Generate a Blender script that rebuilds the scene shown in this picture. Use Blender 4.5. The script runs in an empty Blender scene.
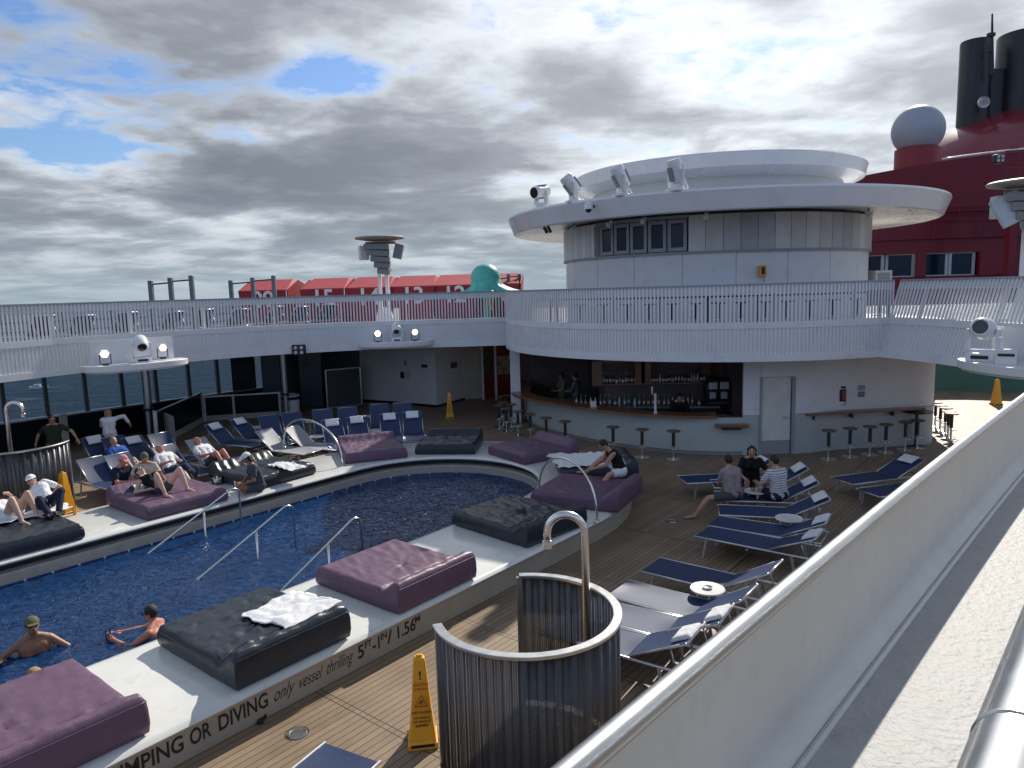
import bpy, math, random
from mathutils import Vector, Matrix, noise
random.seed(7)
PI = math.pi
R = math.radians
scene = bpy.context.scene
col = scene.collection

# ---------------------------------------------------------------- camera
F = 720.0; H = 4.6
RHO = math.atan(.028); TH = math.atan(93.7 / F * math.cos(RHO))
cam_d = bpy.data.cameras.new('camera'); cam = bpy.data.objects.new('camera', cam_d); col.objects.link(cam)
scene.camera = cam
cam_d.sensor_fit = 'HORIZONTAL'; cam_d.sensor_width = 36.0; cam_d.lens = 36.0 * F / 1024
cam_d.clip_start = .05; cam_d.clip_end = 60000
_x = Vector((1, 0, 0)); _u = Vector((0, math.sin(TH), math.cos(TH))); _f = Vector((0, math.cos(TH), -math.sin(TH)))
_r = _x * math.cos(RHO) - _u * math.sin(RHO); _up = _x * math.sin(RHO) + _u * math.cos(RHO)
cam.matrix_world = Matrix(((_r.x, _up.x, -_f.x, 0), (_r.y, _up.y, -_f.y, 0), (_r.z, _up.z, -_f.z, H), (0, 0, 0, 1)))

# ---------------------------------------------------------------- sun, sky, exposure
SUN_AZ = R(27); SUN_EL = R(36.3)
sun_d = bpy.data.lights.new('sun', 'SUN'); sun_d.energy = 4.6; sun_d.angle = R(.6); sun_d.color = (1, .93, .83)
sun = bpy.data.objects.new('sun', sun_d); col.objects.link(sun)
sdir = Vector((math.sin(SUN_AZ) * math.cos(SUN_EL), math.cos(SUN_AZ) * math.cos(SUN_EL), math.sin(SUN_EL)))
sun.rotation_euler = sdir.to_track_quat('Z', 'Y').to_euler(); sun.location = (0, 0, 60)
scene.view_settings.view_transform = 'Standard'; scene.view_settings.look = 'None'
scene.view_settings.exposure = 0.2; scene.view_settings.gamma = 1; scene.view_settings.use_curve_mapping = False

world = bpy.data.worlds.new('World'); scene.world = world; world.use_nodes = True
def build_world():
    nt = world.node_tree; n = nt.nodes; l = nt.links; n.clear()
    out = n.new('ShaderNodeOutputWorld'); bg = n.new('ShaderNodeBackground'); bg.inputs[1].default_value = .1
    sky = n.new('ShaderNodeTexSky'); sky.sky_type = 'NISHITA'; sky.sun_disc = False
    sky.sun_elevation = SUN_EL; sky.sun_rotation = SUN_AZ; sky.altitude = 0; sky.air_density = 1.2; sky.dust_density = .6
    geo = n.new('ShaderNodeTexCoord'); sep = n.new('ShaderNodeSeparateXYZ'); l.new(geo.outputs['Generated'], sep.inputs[0])
    def M(op, a, b=None, c=None):
        m = n.new('ShaderNodeMath'); m.operation = op
        for i, v in enumerate((a, b, c)):
            if v is None: continue
            if isinstance(v, (int, float)): m.inputs[i].default_value = v
            else: l.new(v, m.inputs[i])
        return m.outputs[0]
    def ramp(fac, stops):
        r = n.new('ShaderNodeValToRGB'); e = r.color_ramp.elements
        while len(e) < len(stops): e.new(.5)
        for i, (p, c) in enumerate(stops): e[i].position = p; e[i].color = (*c, 1) if len(c) == 3 else c
        l.new(fac, r.inputs[0]); return r.outputs[0]
    z = M('MAXIMUM', sep.outputs[2], 0.0)
    zz = M('ADD', z, .12)
    cx = M('DIVIDE', sep.outputs[0], zz); cy = M('DIVIDE', sep.outputs[1], zz)
    comb = n.new('ShaderNodeCombineXYZ'); l.new(cx, comb.inputs[0]); l.new(cy, comb.inputs[1])
    def nz(scale, detail, rough, off=(0, 0, 0), dist=0, sc=(1, 1, 1)):
        mp = n.new('ShaderNodeMapping'); mp.inputs['Location'].default_value = off; mp.inputs['Scale'].default_value = sc
        l.new(comb.outputs[0], mp.inputs[0])
        t = n.new('ShaderNodeTexNoise'); t.inputs['Scale'].default_value = scale; t.inputs['Detail'].default_value = detail
        t.inputs['Roughness'].default_value = rough; t.inputs['Distortion'].default_value = dist
        l.new(mp.outputs[0], t.inputs['Vector']); return t.outputs['Fac']
    big = nz(.62, 5, .50, (3.1, 1.7, 0), .25)
    mid = nz(1.9, 7, .55, (7.3, 2.2, 0), .25)
    fine = nz(6.0, 5, .6, (1.3, 4.2, 0), .3)
    az = M('ARCTAN2', sep.outputs[0], sep.outputs[1])
    def gauss(v, c, w): d = M('DIVIDE', M('SUBTRACT', v, c), w); return M('EXPONENT', M('MULTIPLY', M('MULTIPLY', d, d), -1))
    def spot(a, wa, zc, wz, k): return M('MULTIPLY', M('MULTIPLY', gauss(az, a, wa), gauss(z, zc, wz)), k)
    hole = M('ADD', M('ADD', spot(-.56, .17, .185, .030, 1.0), spot(-.50, .20, .255, .030, .95)), M('ADD', spot(-.22, .07, .272, .018, 1.0), spot(-.60, .10, .31, .02, .8)))
    rag = M('ADD', M('MULTIPLY', mid, .55), M('MULTIPLY', fine, .45))
    belly = M('MULTIPLY', gauss(z, .115, .045), M('ADD', .35, M('MULTIPLY', gauss(az, -.15, .35), .65)))
    dens = M('ADD', M('MULTIPLY', big, .52), M('ADD', M('MULTIPLY', mid, .39), M('MULTIPLY', fine, .09)))
    dens = M('ADD', M('SUBTRACT', dens, M('MULTIPLY', hole, .05)), M('MULTIPLY', belly, .075))
    lowfill = M('MULTIPLY', M('MAXIMUM', M('SUBTRACT', .15, z), 0), 1.2)
    dens2 = M('ADD', M('SUBTRACT', M('ADD', M('MULTIPLY', dens, .5), M('MULTIPLY', rag, .5)), M('MULTIPLY', hole, .13)), M('ADD', lowfill, .075))
    cover = ramp(dens2, [(.435, (0, 0, 0)), (.53, (1, 1, 1))])
    cc = ramp(dens, [(.425, (.98, .985, 1.0)), (.465, (.78, .81, .86)), (.505, (.52, .55, .60)), (.55, (.335, .36, .41)), (.63, (.235, .26, .31))])
    # towards the hidden sun the deck glows, and near the horizon it pales
    sv = n.new('ShaderNodeVectorMath'); sv.operation = 'DOT_PRODUCT'; l.new(geo.outputs['Generated'], sv.inputs[0]); sv.inputs[1].default_value = sdir
    glow = M('POWER', M('MAXIMUM', sv.outputs['Value'], 0), 7)
    mixg = n.new('ShaderNodeMixRGB'); mixg.blend_type = 'ADD'; mixg.inputs[2].default_value = (.48, .47, .45, 1)
    l.new(glow, mixg.inputs[0]); l.new(cc, mixg.inputs[1])
    hz = M('POWER', M('SUBTRACT', 1, M('MINIMUM', M('MULTIPLY', z, 6.5), 1)), 1.6)
    mixh = n.new('ShaderNodeMixRGB'); l.new(M('MULTIPLY', hz, .85), mixh.inputs[0]); l.new(mixg.outputs[0], mixh.inputs[1]); mixh.inputs[2].default_value = (.42, .52, .58, 1)
    sc10 = n.new('ShaderNodeMixRGB'); sc10.blend_type = 'MULTIPLY'; sc10.inputs[0].default_value = 1; l.new(mixh.outputs[0], sc10.inputs[1]); sc10.inputs[2].default_value = (7.35, 7.6, 7.8, 1)
    skb = n.new('ShaderNodeMixRGB'); skb.blend_type = 'MULTIPLY'; skb.inputs[0].default_value = 1; l.new(sky.outputs[0], skb.inputs[1]); skb.inputs[2].default_value = (.62, .78, 1.08, 1)
    fin = n.new('ShaderNodeMixRGB'); l.new(cover, fin.inputs[0]); l.new(skb.outputs[0], fin.inputs[1]); l.new(sc10.outputs[0], fin.inputs[2])
    # out-of-view sky retinted for shade fill: bluer behind the camera, dimmed overhead
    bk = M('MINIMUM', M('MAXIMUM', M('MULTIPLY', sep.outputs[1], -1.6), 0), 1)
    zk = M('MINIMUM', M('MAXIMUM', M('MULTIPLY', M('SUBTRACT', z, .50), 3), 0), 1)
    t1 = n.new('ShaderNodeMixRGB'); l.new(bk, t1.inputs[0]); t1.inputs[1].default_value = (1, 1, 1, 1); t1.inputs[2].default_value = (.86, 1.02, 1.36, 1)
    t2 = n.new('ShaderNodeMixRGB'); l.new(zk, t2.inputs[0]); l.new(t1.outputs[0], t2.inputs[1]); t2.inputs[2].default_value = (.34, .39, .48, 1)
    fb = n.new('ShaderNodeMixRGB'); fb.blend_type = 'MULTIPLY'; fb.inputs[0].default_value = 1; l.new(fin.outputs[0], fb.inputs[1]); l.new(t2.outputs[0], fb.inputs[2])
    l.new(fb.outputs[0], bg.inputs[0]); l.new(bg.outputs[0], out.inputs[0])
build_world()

# ---------------------------------------------------------------- rays: pixel of the photo -> point at a known height / plane
def ray(px, py):
    u = (px - 512) / F; v = (384 - py) / F
    a = u * math.cos(RHO) + v * math.sin(RHO); b = -u * math.sin(RHO) + v * math.cos(RHO)
    return Vector((a, math.cos(TH) + b * math.sin(TH), -math.sin(TH) + b * math.cos(TH)))
def at(px, py, z=0):
    d = ray(px, py); t = (z - H) / d.z; return Vector((d.x * t, d.y * t, z))
def aty(px, py, Y):
    d = ray(px, py); t = Y / d.y; return Vector((d.x * t, Y, H + d.z * t))
IC = Vector((6.9, 24.7))                     # centre of the round bar pavilion
def cyl(px, py, r):
    d = ray(px, py); a = d.x**2 + d.y**2; b = -2 * (d.x * IC.x + d.y * IC.y); c = IC.length_squared - r * r
    t = (-b - math.sqrt(max(0, b * b - 4 * a * c))) / (2 * a)
    return math.atan2(d.y * t - IC.y, d.x * t - IC.x), H + d.z * t
PC = Vector((-1.9, 15.35)); PU = Vector((.63, .777)).normalized(); PN = Vector((-PU.y, PU.x))   # pool axis
def pl(s, n, z=0): return Vector((PC.x + PU.x * s + PN.x * n, PC.y + PU.y * s + PN.y * n, z))
PANG = math.atan2(PU.y, PU.x)

# ---------------------------------------------------------------- mesh helpers
class MB:
    def __init__(s): s.v = []; s.f = []; s.uv = None
    def add(s, vs, fs):
        o = len(s.v); s.v += [tuple(v) for v in vs]; s.f += [tuple(i + o for i in f) for f in fs]; return s
    def box(s, c, d, rz=0, M=None):
        x, y, z = d[0] / 2, d[1] / 2, d[2] / 2
        vs = [Vector(p) for p in ((-x, -y, -z), (x, -y, -z), (x, y, -z), (-x, y, -z), (-x, -y, z), (x, -y, z), (x, y, z), (-x, y, z))]
        m = M if M is not None else Matrix.Rotation(rz, 3, 'Z')
        return s.add([m @ v + Vector(c) for v in vs], [(0, 3, 2, 1), (4, 5, 6, 7), (0, 1, 5, 4), (1, 2, 6, 5), (2, 3, 7, 6), (3, 0, 4, 7)])
    def bar(s, a, b, w, h, up=(0, 0, 1)):
        a = Vector(a); b = Vector(b); d = b - a; L = d.length; x = d / L; up = Vector(up)
        if abs(x.dot(up)) > .99: up = Vector((1, 0, 0))
        y = up.cross(x).normalized(); z = x.cross(y)
        M = Matrix((x, y, z)).transposed(); return s.box((a + b) / 2, (L, w, h), M=M)
    def tube(s, pts, r, seg=8, caps=True, closed=False, flat=1.0):
        pts = [Vector(p) for p in pts]; n = len(pts); rs = r if isinstance(r, (list, tuple)) else [r] * n
        up = None; vs = []
        for i, p in enumerate(pts):
            if closed: t = pts[(i + 1) % n] - pts[i - 1]
            else: t = (pts[min(i + 1, n - 1)] - pts[max(i - 1, 0)])
            t = t.normalized() if t.length > 1e-9 else Vector((0, 0, 1))
            if up is None: up = t.orthogonal().normalized() if abs(t.z) > .95 else Vector((0, 0, 1))
            u = (up - t * up.dot(t))
            u = u.normalized() if u.length > 1e-6 else t.orthogonal().normalized()
            w = t.cross(u); up = u
            for k in range(seg):
                a = 2 * PI * k / seg; vs.append(p + (u * math.cos(a) * flat + w * math.sin(a)) * rs[i])
        fs = []
        m = n if closed else n - 1
        for i in range(m):
            for k in range(seg):
                a = i * seg + k; b = i * seg + (k + 1) % seg; c = ((i + 1) % n) * seg + (k + 1) % seg; d = ((i + 1) % n) * seg + k
                fs.append((a, b, c, d))
        if caps and not closed: fs.append(tuple(range(seg))[::-1]); fs.append(tuple((n - 1) * seg + k for k in range(seg)))
        return s.add(vs, fs)
    def cap(s, a, b, ra, rb=None, seg=12):           # tapered capsule
        a = Vector(a); b = Vector(b); rb = ra if rb is None else rb
        d = b - a; L = d.length
        if L < 1e-6: d = Vector((0, 0, 1)); L = 1e-6
        d = d / L; pts = []; rs = []
        for i in range(1, 5): t = PI / 2 * i / 5; pts.append(a - d * ra * math.cos(t)); rs.append(ra * math.sin(t))
        pts.append(a); rs.append(ra); pts.append(b + d * 1e-5); rs.append(rb)
        for i in range(4, 0, -1): t = PI / 2 * i / 5; pts.append(b + d * rb * math.cos(t)); rs.append(rb * math.sin(t))
        return s.tube(pts, rs, seg)
    def ell(s, c, rad, M=None, seg=14, rings=9):
        vs = []; fs = []; c = Vector(c); M = M or Matrix.Identity(3)
        for i in range(rings + 1):
            t = PI * i / rings
            for k in range(seg):
                a = 2 * PI * k / seg
                vs.append(c + M @ Vector((rad[0] * math.sin(t) * math.cos(a), rad[1] * math.sin(t) * math.sin(a), rad[2] * math.cos(t))))
        for i in range(rings):
            for k in range(seg): fs.append((i * seg + k, (i + 1) * seg + k, (i + 1) * seg + (k + 1) % seg, i * seg + (k + 1) % seg))
        return s.add(vs, fs)
    def lathe(s, prof, c=(0, 0, 0), seg=24, a0=0, a1=2 * PI, M=None):
        full = abs(a1 - a0 - 2 * PI) < 1e-6; n = seg if full else seg + 1; vs = []; fs = []; c = Vector(c)
        for r, z in prof:
            for k in range(n):
                a = a0 + (a1 - a0) * k / seg; v = Vector((r * math.cos(a), r * math.sin(a), z))
                vs.append(c + (M @ v if M else v))
        for i in range(len(prof) - 1):
            for k in range(seg):
                k2 = (k + 1) % n; fs.append((i * n + k, i * n + k2, (i + 1) * n + k2, (i + 1) * n + k))
        return s.add(vs, fs)
    def prism(s, poly, z0, z1, top=True, bot=True):
        n = len(poly); vs = [(p[0], p[1], z0) for p in poly] + [(p[0], p[1], z1) for p in poly]
        fs = [(i, (i + 1) % n, n + (i + 1) % n, n + i) for i in range(n)]
        if bot: fs.append(tuple(range(n))[::-1])
        if top: fs.append(tuple(range(n, 2 * n)))
        return s.add(vs, fs)
    def strip(s, a, b):                               # sheet between two equal polylines
        n = len(a); return s.add(list(a) + list(b), [(i, i + 1, n + i + 1, n + i) for i in range(n - 1)])
    def wall(s, pts, z0, z1, th, side=1):             # vertical thick wall along a polyline (plan)
        P = [Vector((p[0], p[1])) for p in pts]; n = len(P); Q = []
        for i in range(n):
            t = (P[min(i + 1, n - 1)] - P[max(i - 1, 0)]).normalized(); Q.append(P[i] + Vector((-t.y, t.x)) * th * side)
        vs = [(p.x, p.y, z0) for p in P] + [(p.x, p.y, z1) for p in P] + [(q.x, q.y, z0) for q in Q] + [(q.x, q.y, z1) for q in Q]
        fs = []
        for i in range(n - 1):
            fs += [(i, i + 1, n + i + 1, n + i), (2 * n + i + 1, 2 * n + i, 3 * n + i, 3 * n + i + 1), (n + i, n + i + 1, 3 * n + i + 1, 3 * n + i), (i + 1, i, 2 * n + i, 2 * n + i + 1)]
        fs += [(0, n, 3 * n, 2 * n), (n - 1, 3 * n - 1, 4 * n - 1, 2 * n - 1)]
        return s.add(vs, fs)
    def mesh(s, name, mt, smooth=None):
        me = bpy.data.meshes.new(name); me.from_pydata(s.v, [], s.f); me.update()
        if mt: me.materials.append(mt)
        import bmesh
        bm = bmesh.new(); bm.from_mesh(me); bmesh.ops.recalc_face_normals(bm, faces=bm.faces); bm.to_mesh(me); bm.free()
        if smooth:
            me.polygons.foreach_set('use_smooth', [True] * len(me.polygons)); 
            if smooth is not True: me.set_sharp_from_angle(angle=R(smooth))
        return me
    def build(s, name, mt, parent=None, smooth=35, world=True, bevel=0):
        o = bpy.data.objects.new(name, s.mesh(name, mt, smooth)); col.objects.link(o)
        if parent is not None: attach(o, parent, world)
        if bevel:
            b = o.modifiers.new('bevel', 'BEVEL'); b.width = bevel; b.segments = 2; b.limit_method = 'ANGLE'
        return o
def attach(o, parent, world=True):
    o.parent = parent
    if world:
        M = Matrix.Identity(4); p = parent
        chain = []
        while p is not None: chain.append(p); p = p.parent
        for q in reversed(chain): M = M @ q.matrix_parent_inverse @ Matrix.LocRotScale(q.location, q.rotation_euler, q.scale)
        o.matrix_parent_inverse = M.inverted()
def tag(o, label=None, cat=None, group=None, kind=None):
    if label: o['label'] = label
    if cat: o['category'] = cat
    if group: o['group'] = group
    if kind: o['kind'] = kind
    return o
def thing(name, label, cat, loc=(0, 0, 0), rz=0, group=None):
    o = bpy.data.objects.new(name, None); col.objects.link(o); o.empty_display_size = .2
    o.location = loc; o.rotation_euler = (0, 0, rz); return tag(o, label, cat, group)
def copy_tree(o, loc, rz, label=None, group=None):
    c = o.copy(); col.objects.link(c); c.location = loc; c.rotation_euler = (0, 0, rz)
    if label: c['label'] = label
    if group: c['group'] = group
    for ch in list(o.children):
        d = ch.copy(); col.objects.link(d); d.parent = c
        for g in list(ch.children):
            e = g.copy(); col.objects.link(e); e.parent = d
    return c
def arc(c, r, a0, a1, n, z=None):
    out = []
    for i in range(n + 1):
        a = a0 + (a1 - a0) * i / n; p = (c[0] + r * math.cos(a), c[1] + r * math.sin(a))
        out.append(p if z is None else (*p, z))
    return out
def spline(pts, k=8):
    P = [Vector(p) for p in pts]; P = [P[0] * 2 - P[1]] + P + [P[-1] * 2 - P[-2]]; out = []
    for i in range(1, len(P) - 2):
        for j in range(k):
            t = j / k; a, b, c, d = P[i - 1], P[i], P[i + 1], P[i + 2]
            out.append(.5 * ((2 * b) + (c - a) * t + (2 * a - 5 * b + 4 * c - d) * t * t + (3 * b - a - 3 * c + d) * t**3))
    out.append(P[-2]); return out
def resample(pts, step):
    P = [Vector(p) for p in pts]; out = [P[0].copy()]; need = step
    for a, b in zip(P, P[1:]):
        L = (b - a).length; pos = 0
        while L - pos >= need: pos += need; out.append(a + (b - a) * (pos / L)); need = step
        need -= (L - pos)
    return out
def text_mesh(body, size, ext=.002, align='LEFT', shear=0, space=1.0):
    cu = bpy.data.curves.new('t', 'FONT'); cu.body = body; cu.size = size; cu.extrude = ext; cu.align_x = align; cu.shear = shear; cu.space_character = space; cu.offset = size * .018 if ext > .0008 else 0
    ob = bpy.data.objects.new('t', cu); col.objects.link(ob); bpy.context.view_layer.update()
    me = bpy.data.meshes.new_from_object(ob.evaluated_get(bpy.context.evaluated_depsgraph_get()))
    bpy.data.objects.remove(ob); return me
def put_text(name, body, size, mt, origin, xdir, ydir, parent, align='LEFT', shear=0, ext=.002, space=1.0, fit=None):
    me = text_mesh(body, size, ext, align, shear, space); x = Vector(xdir).normalized(); y = Vector(ydir).normalized(); z = x.cross(y)
    M = Matrix(((x.x, y.x, z.x, origin[0]), (x.y, y.y, z.y, origin[1]), (x.z, y.z, z.z, origin[2]), (0, 0, 0, 1)))
    me.transform(Matrix.Scale(1, 4)) 
    if fit:
        xs = [v.co.x for v in me.vertices]; k_ = fit / (max(xs) - min(xs)); me.transform(Matrix.Diagonal((k_, 1, 1, 1)))
    me.transform(M); me.materials.clear(); me.materials.append(mt)
    o = bpy.data.objects.new(name, me); col.objects.link(o)
    if parent is not None: attach(o, parent)
    return o

# ---------------------------------------------------------------- materials
MATS = {}
def mat(name, c, rough=.5, metal=0, vary=.08, scale=3, bump=0, bscale=30, spec=.5, coat=0, dirt=None, sc=(1, 1, 1), trans=0, subsurf=0):
    if name in MATS: return MATS[name]
    m = bpy.data.materials.new(name); m.use_nodes = True; nt = m.node_tree; n = nt.nodes; l = nt.links
    b = n['Principled BSDF']; b.inputs['Roughness'].default_value = rough; b.inputs['Metallic'].default_value = metal
    b.inputs['Specular IOR Level'].default_value = spec; b.inputs['Coat Weight'].default_value = coat; b.inputs['Coat Roughness'].default_value = .12
    if subsurf: b.inputs['Subsurface Weight'].default_value = subsurf; b.inputs['Subsurface Radius'].default_value = (.02, .008, .004)
    tc = n.new('ShaderNodeTexCoord'); mp = n.new('ShaderNodeMapping'); mp.inputs['Scale'].default_value = sc; l.new(tc.outputs['Object'], mp.inputs[0])
    nz = n.new('ShaderNodeTexNoise'); nz.inputs['Scale'].default_value = scale; nz.inputs['Detail'].default_value = 6; nz.inputs['Roughness'].default_value = .6
    l.new(mp.outputs[0], nz.inputs[0])
    r = n.new('ShaderNodeValToRGB'); e = r.color_ramp.elements; e[0].position = .3; e[1].position = .7
    e[0].color = (*[x * (1 - vary) for x in c], 1); e[1].color = (*[min(1, x * (1 + vary)) for x in c], 1)
    l.new(nz.outputs['Fac'], r.inputs[0]); last = r.outputs[0]
    if dirt:
        n2 = n.new('ShaderNodeTexNoise'); n2.inputs['Scale'].default_value = dirt[1]; n2.inputs['Detail'].default_value = 8; n2.inputs['Roughness'].default_value = .7
        l.new(mp.outputs[0], n2.inputs[0]); r2 = n.new('ShaderNodeValToRGB'); r2.color_ramp.elements[0].position = .52; r2.color_ramp.elements[1].position = .75
        l.new(n2.outputs['Fac'], r2.inputs[0]); mx = n.new('ShaderNodeMixRGB'); l.new(r2.outputs[0], mx.inputs[0]); l.new(last, mx.inputs[1]); mx.inputs[2].default_value = (*dirt[0], 1); last = mx.outputs[0]
    l.new(last, b.inputs['Base Color'])
    rr = n.new('ShaderNodeMapRange'); rr.inputs['To Min'].default_value = max(.02, rough - .07); rr.inputs['To Max'].default_value = min(1, rough + .07)
    l.new(nz.outputs['Fac'], rr.inputs[0]); l.new(rr.outputs[0], b.inputs['Roughness'])
    if bump:
        n3 = n.new('ShaderNodeTexNoise'); n3.inputs['Scale'].default_value = bscale; n3.inputs['Detail'].default_value = 4; l.new(mp.outputs[0], n3.inputs[0])
        bp = n.new('ShaderNodeBump'); bp.inputs['Strength'].default_value = bump; bp.inputs['Distance'].default_value = .02; l.new(n3.outputs['Fac'], bp.inputs['Height']); l.new(bp.outputs[0], b.inputs['Normal'])
    MATS[name] = m; return m
def emit(name, c, s):
    m = bpy.data.materials.new(name); m.use_nodes = True; b = m.node_tree.nodes['Principled BSDF']
    b.inputs['Base Color'].default_value = (*c, 1); b.inputs['Emission Color'].default_value = (*c, 1); b.inputs['Emission Strength'].default_value = s; MATS[name] = m; return m
def glass(name, tint, rough=.02, spec_mix=None, ior=1.45):
    m = bpy.data.materials.new(name); m.use_nodes = True; nt = m.node_tree; n = nt.nodes; l = nt.links; n.clear()
    o = n.new('ShaderNodeOutputMaterial'); t = n.new('ShaderNodeBsdfTransparent'); t.inputs[0].default_value = (*tint, 1)
    g = n.new('ShaderNodeBsdfGlossy'); g.inputs['Roughness'].default_value = rough; f = n.new('ShaderNodeFresnel'); f.inputs[0].default_value = ior
    mx = n.new('ShaderNodeMixShader'); l.new(f.outputs[0], mx.inputs[0]); l.new(t.outputs[0], mx.inputs[1]); l.new(g.outputs[0], mx.inputs[2]); l.new(mx.outputs[0], o.inputs[0])
    MATS[name] = m; return m

white = mat('white_paint', (.72, .74, .76), .42, vary=.03, scale=.8, bump=.03, bscale=6, dirt=((.60, .60, .58), 2.2))
white2 = mat('white_gloss_paint', (.74, .755, .78), .28, vary=.025, scale=1.2, coat=.2)
offwhite = mat('pale_panel_paint', (.62, .63, .60), .45, vary=.05, scale=1)
greyp = mat('grey_paint', (.30, .32, .34), .45, vary=.06)
lowerw = mat('grey_green_panel', (.42, .47, .46), .38, vary=.05, scale=1.5)
beige = mat('beige_coaming', (.36, .32, .26), .5, vary=.08, scale=3, dirt=((.36, .31, .25), 5))
rimm = mat('white_resin_rim', (.70, .71, .68), .22, vary=.05, scale=2.5, dirt=((.58, .56, .50), 5), coat=.25)
black = mat('black_plastic', (.012, .012, .014), .4)
navyd = mat('dark_glazed_panel', (.006, .008, .014), .3, vary=.02, spec=.2)
steel = mat('stainless_steel', (.76, .76, .75), .24, 1, vary=.05, scale=8)
bsteel = mat('brushed_steel', (.55, .56, .57), .33, 1, vary=.06, scale=10)
dkmet = mat('dark_metal', (.05, .052, .058), .42, .6)
wood = mat('varnished_wood', (.20, .095, .045), .32, vary=.25, scale=6, sc=(1, 1, 1), coat=.25)
wood2 = mat('wood_stool_top', (.16, .10, .065), .38, vary=.2, scale=9)
redp = mat('red_gloss_paint', (.17, .008, .018), .38, vary=.10, scale=.3, bump=.04, bscale=.8, coat=.1, spec=.3, dirt=((.13, .008, .016), .5))
redc = mat('red_canvas', (.30, .014, .024), .6, vary=.08, scale=2)
redcl = mat('pink_red_canvas_roof', (.44, .05, .065), .62, vary=.08, scale=2)
blackp = mat('black_funnel_paint', (.015, .017, .022), .4, vary=.15, scale=.3)
greenw = mat('green_wall_paint', (.06, .15, .11), .5)
teal = mat('teal_sculpture_paint', (.10, .50, .44), .45, vary=.15, scale=4)
yellow = mat('yellow_plastic', (.80, .36, .015), .38, vary=.05)
ywtxt = mat('black_print', (.02, .018, .015), .6)
redtxt = mat('red_print', (.55, .05, .02), .6)
print_w = mat('white_print', (.8, .8, .78), .6)
skin = mat('skin', (.46, .255, .17), .5, vary=.10, scale=14, subsurf=.12)
skin_t = mat('tanned_skin', (.26, .125, .075), .48, vary=.10, scale=14, subsurf=.1)
skin_p = mat('pale_skin', (.58, .37, .28), .5, vary=.08, scale=14, subsurf=.12)
skin_r = mat('sunburnt_skin', (.50, .21, .15), .5, vary=.12, scale=12, subsurf=.12)
def cloth(nm, c): return mat(nm, c, .85, vary=.12, scale=12, bump=.5, bscale=22, spec=.2)
c_white = cloth('white_cotton', (.74, .75, .77)); c_navy = cloth('navy_cotton', (.018, .022, .05)); c_black = cloth('black_cotton', (.012, .012, .014))
c_green = cloth('dark_green_cotton', (.028, .04, .026)); c_beige = cloth('beige_cotton', (.52, .48, .41)); c_grey = cloth('grey_pink_cotton', (.30, .25, .25))
c_olive = cloth('olive_cotton', (.12, .12, .07)); c_pink = cloth('pink_cotton', (.62, .28, .30)); c_dgrey = cloth('dark_grey_cotton', (.07, .075, .085)); c_blue = cloth('blue_cotton', (.03, .10, .35)); c_denim = cloth('denim', (.035, .05, .09))
h_dark = mat('dark_hair', (.012, .009, .008), .55, vary=.3, scale=60, bump=.6, bscale=120); h_blond = mat('blond_hair', (.34, .22, .11), .6, vary=.3, scale=60, bump=.6, bscale=120); h_grey = mat('grey_hair', (.30, .27, .24), .6, vary=.3, scale=60, bump=.6, bscale=120)
towelm = mat('white_towel', (.80, .81, .83), .95, vary=.04, scale=10, bump=.9, bscale=90, spec=.1)
navy_s = mat('navy_sling_fabric', (.013, .033, .10), .50, vary=.12, scale=25, spec=.5)
sunlit_s = mat('sunlit_navy_sling', (.30, .31, .33), .6, vary=.08, scale=25)  # grazing sun on navy slings painted in as a flat grey
silver = mat('silver_frame', (.55, .56, .58), .35, .8)
tabletop = mat('white_table_top', (.72, .71, .68), .3)
purple = mat('purple_vinyl', (.125, .068, .118), .46, vary=.10, scale=5, bump=.35, bscale=9, dirt=((.15, .088, .14), 4))
blackv = mat('black_vinyl', (.016, .024, .036), .33, vary=.15, scale=5, bump=.35, bscale=9)
whitestr = mat('white_pole', (.72, .73, .72), .35)
shadem = mat('speaker_grille', (.22, .23, .235), .6, vary=.1, scale=30)

def striped(name, c1, c2, ax=2, freq=22):
    m = mat(name, c1, .85, vary=.05, scale=12); nt = m.node_tree; n = nt.nodes; l = nt.links; b = n['Principled BSDF']
    tc = n.new('ShaderNodeTexCoord'); sp = n.new('ShaderNodeSeparateXYZ'); l.new(tc.outputs['Object'], sp.inputs[0])
    a = n.new('ShaderNodeMath'); a.operation = 'MULTIPLY'; a.inputs[1].default_value = freq; l.new(sp.outputs[ax], a.inputs[0])
    s = n.new('ShaderNodeMath'); s.operation = 'FRACT'; l.new(a.outputs[0], s.inputs[0])
    g = n.new('ShaderNodeMath'); g.operation = 'GREATER_THAN'; g.inputs[1].default_value = .62; l.new(s.outputs[0], g.inputs[0])
    mx = n.new('ShaderNodeMixRGB'); l.new(g.outputs[0], mx.inputs[0]); mx.inputs[1].default_value = (*c1, 1); mx.inputs[2].default_value = (*c2, 1); l.new(mx.outputs[0], b.inputs['Base Color']); return m
c_stripe = striped('striped_cotton', (.62, .63, .64), (.18, .20, .26))

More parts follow.
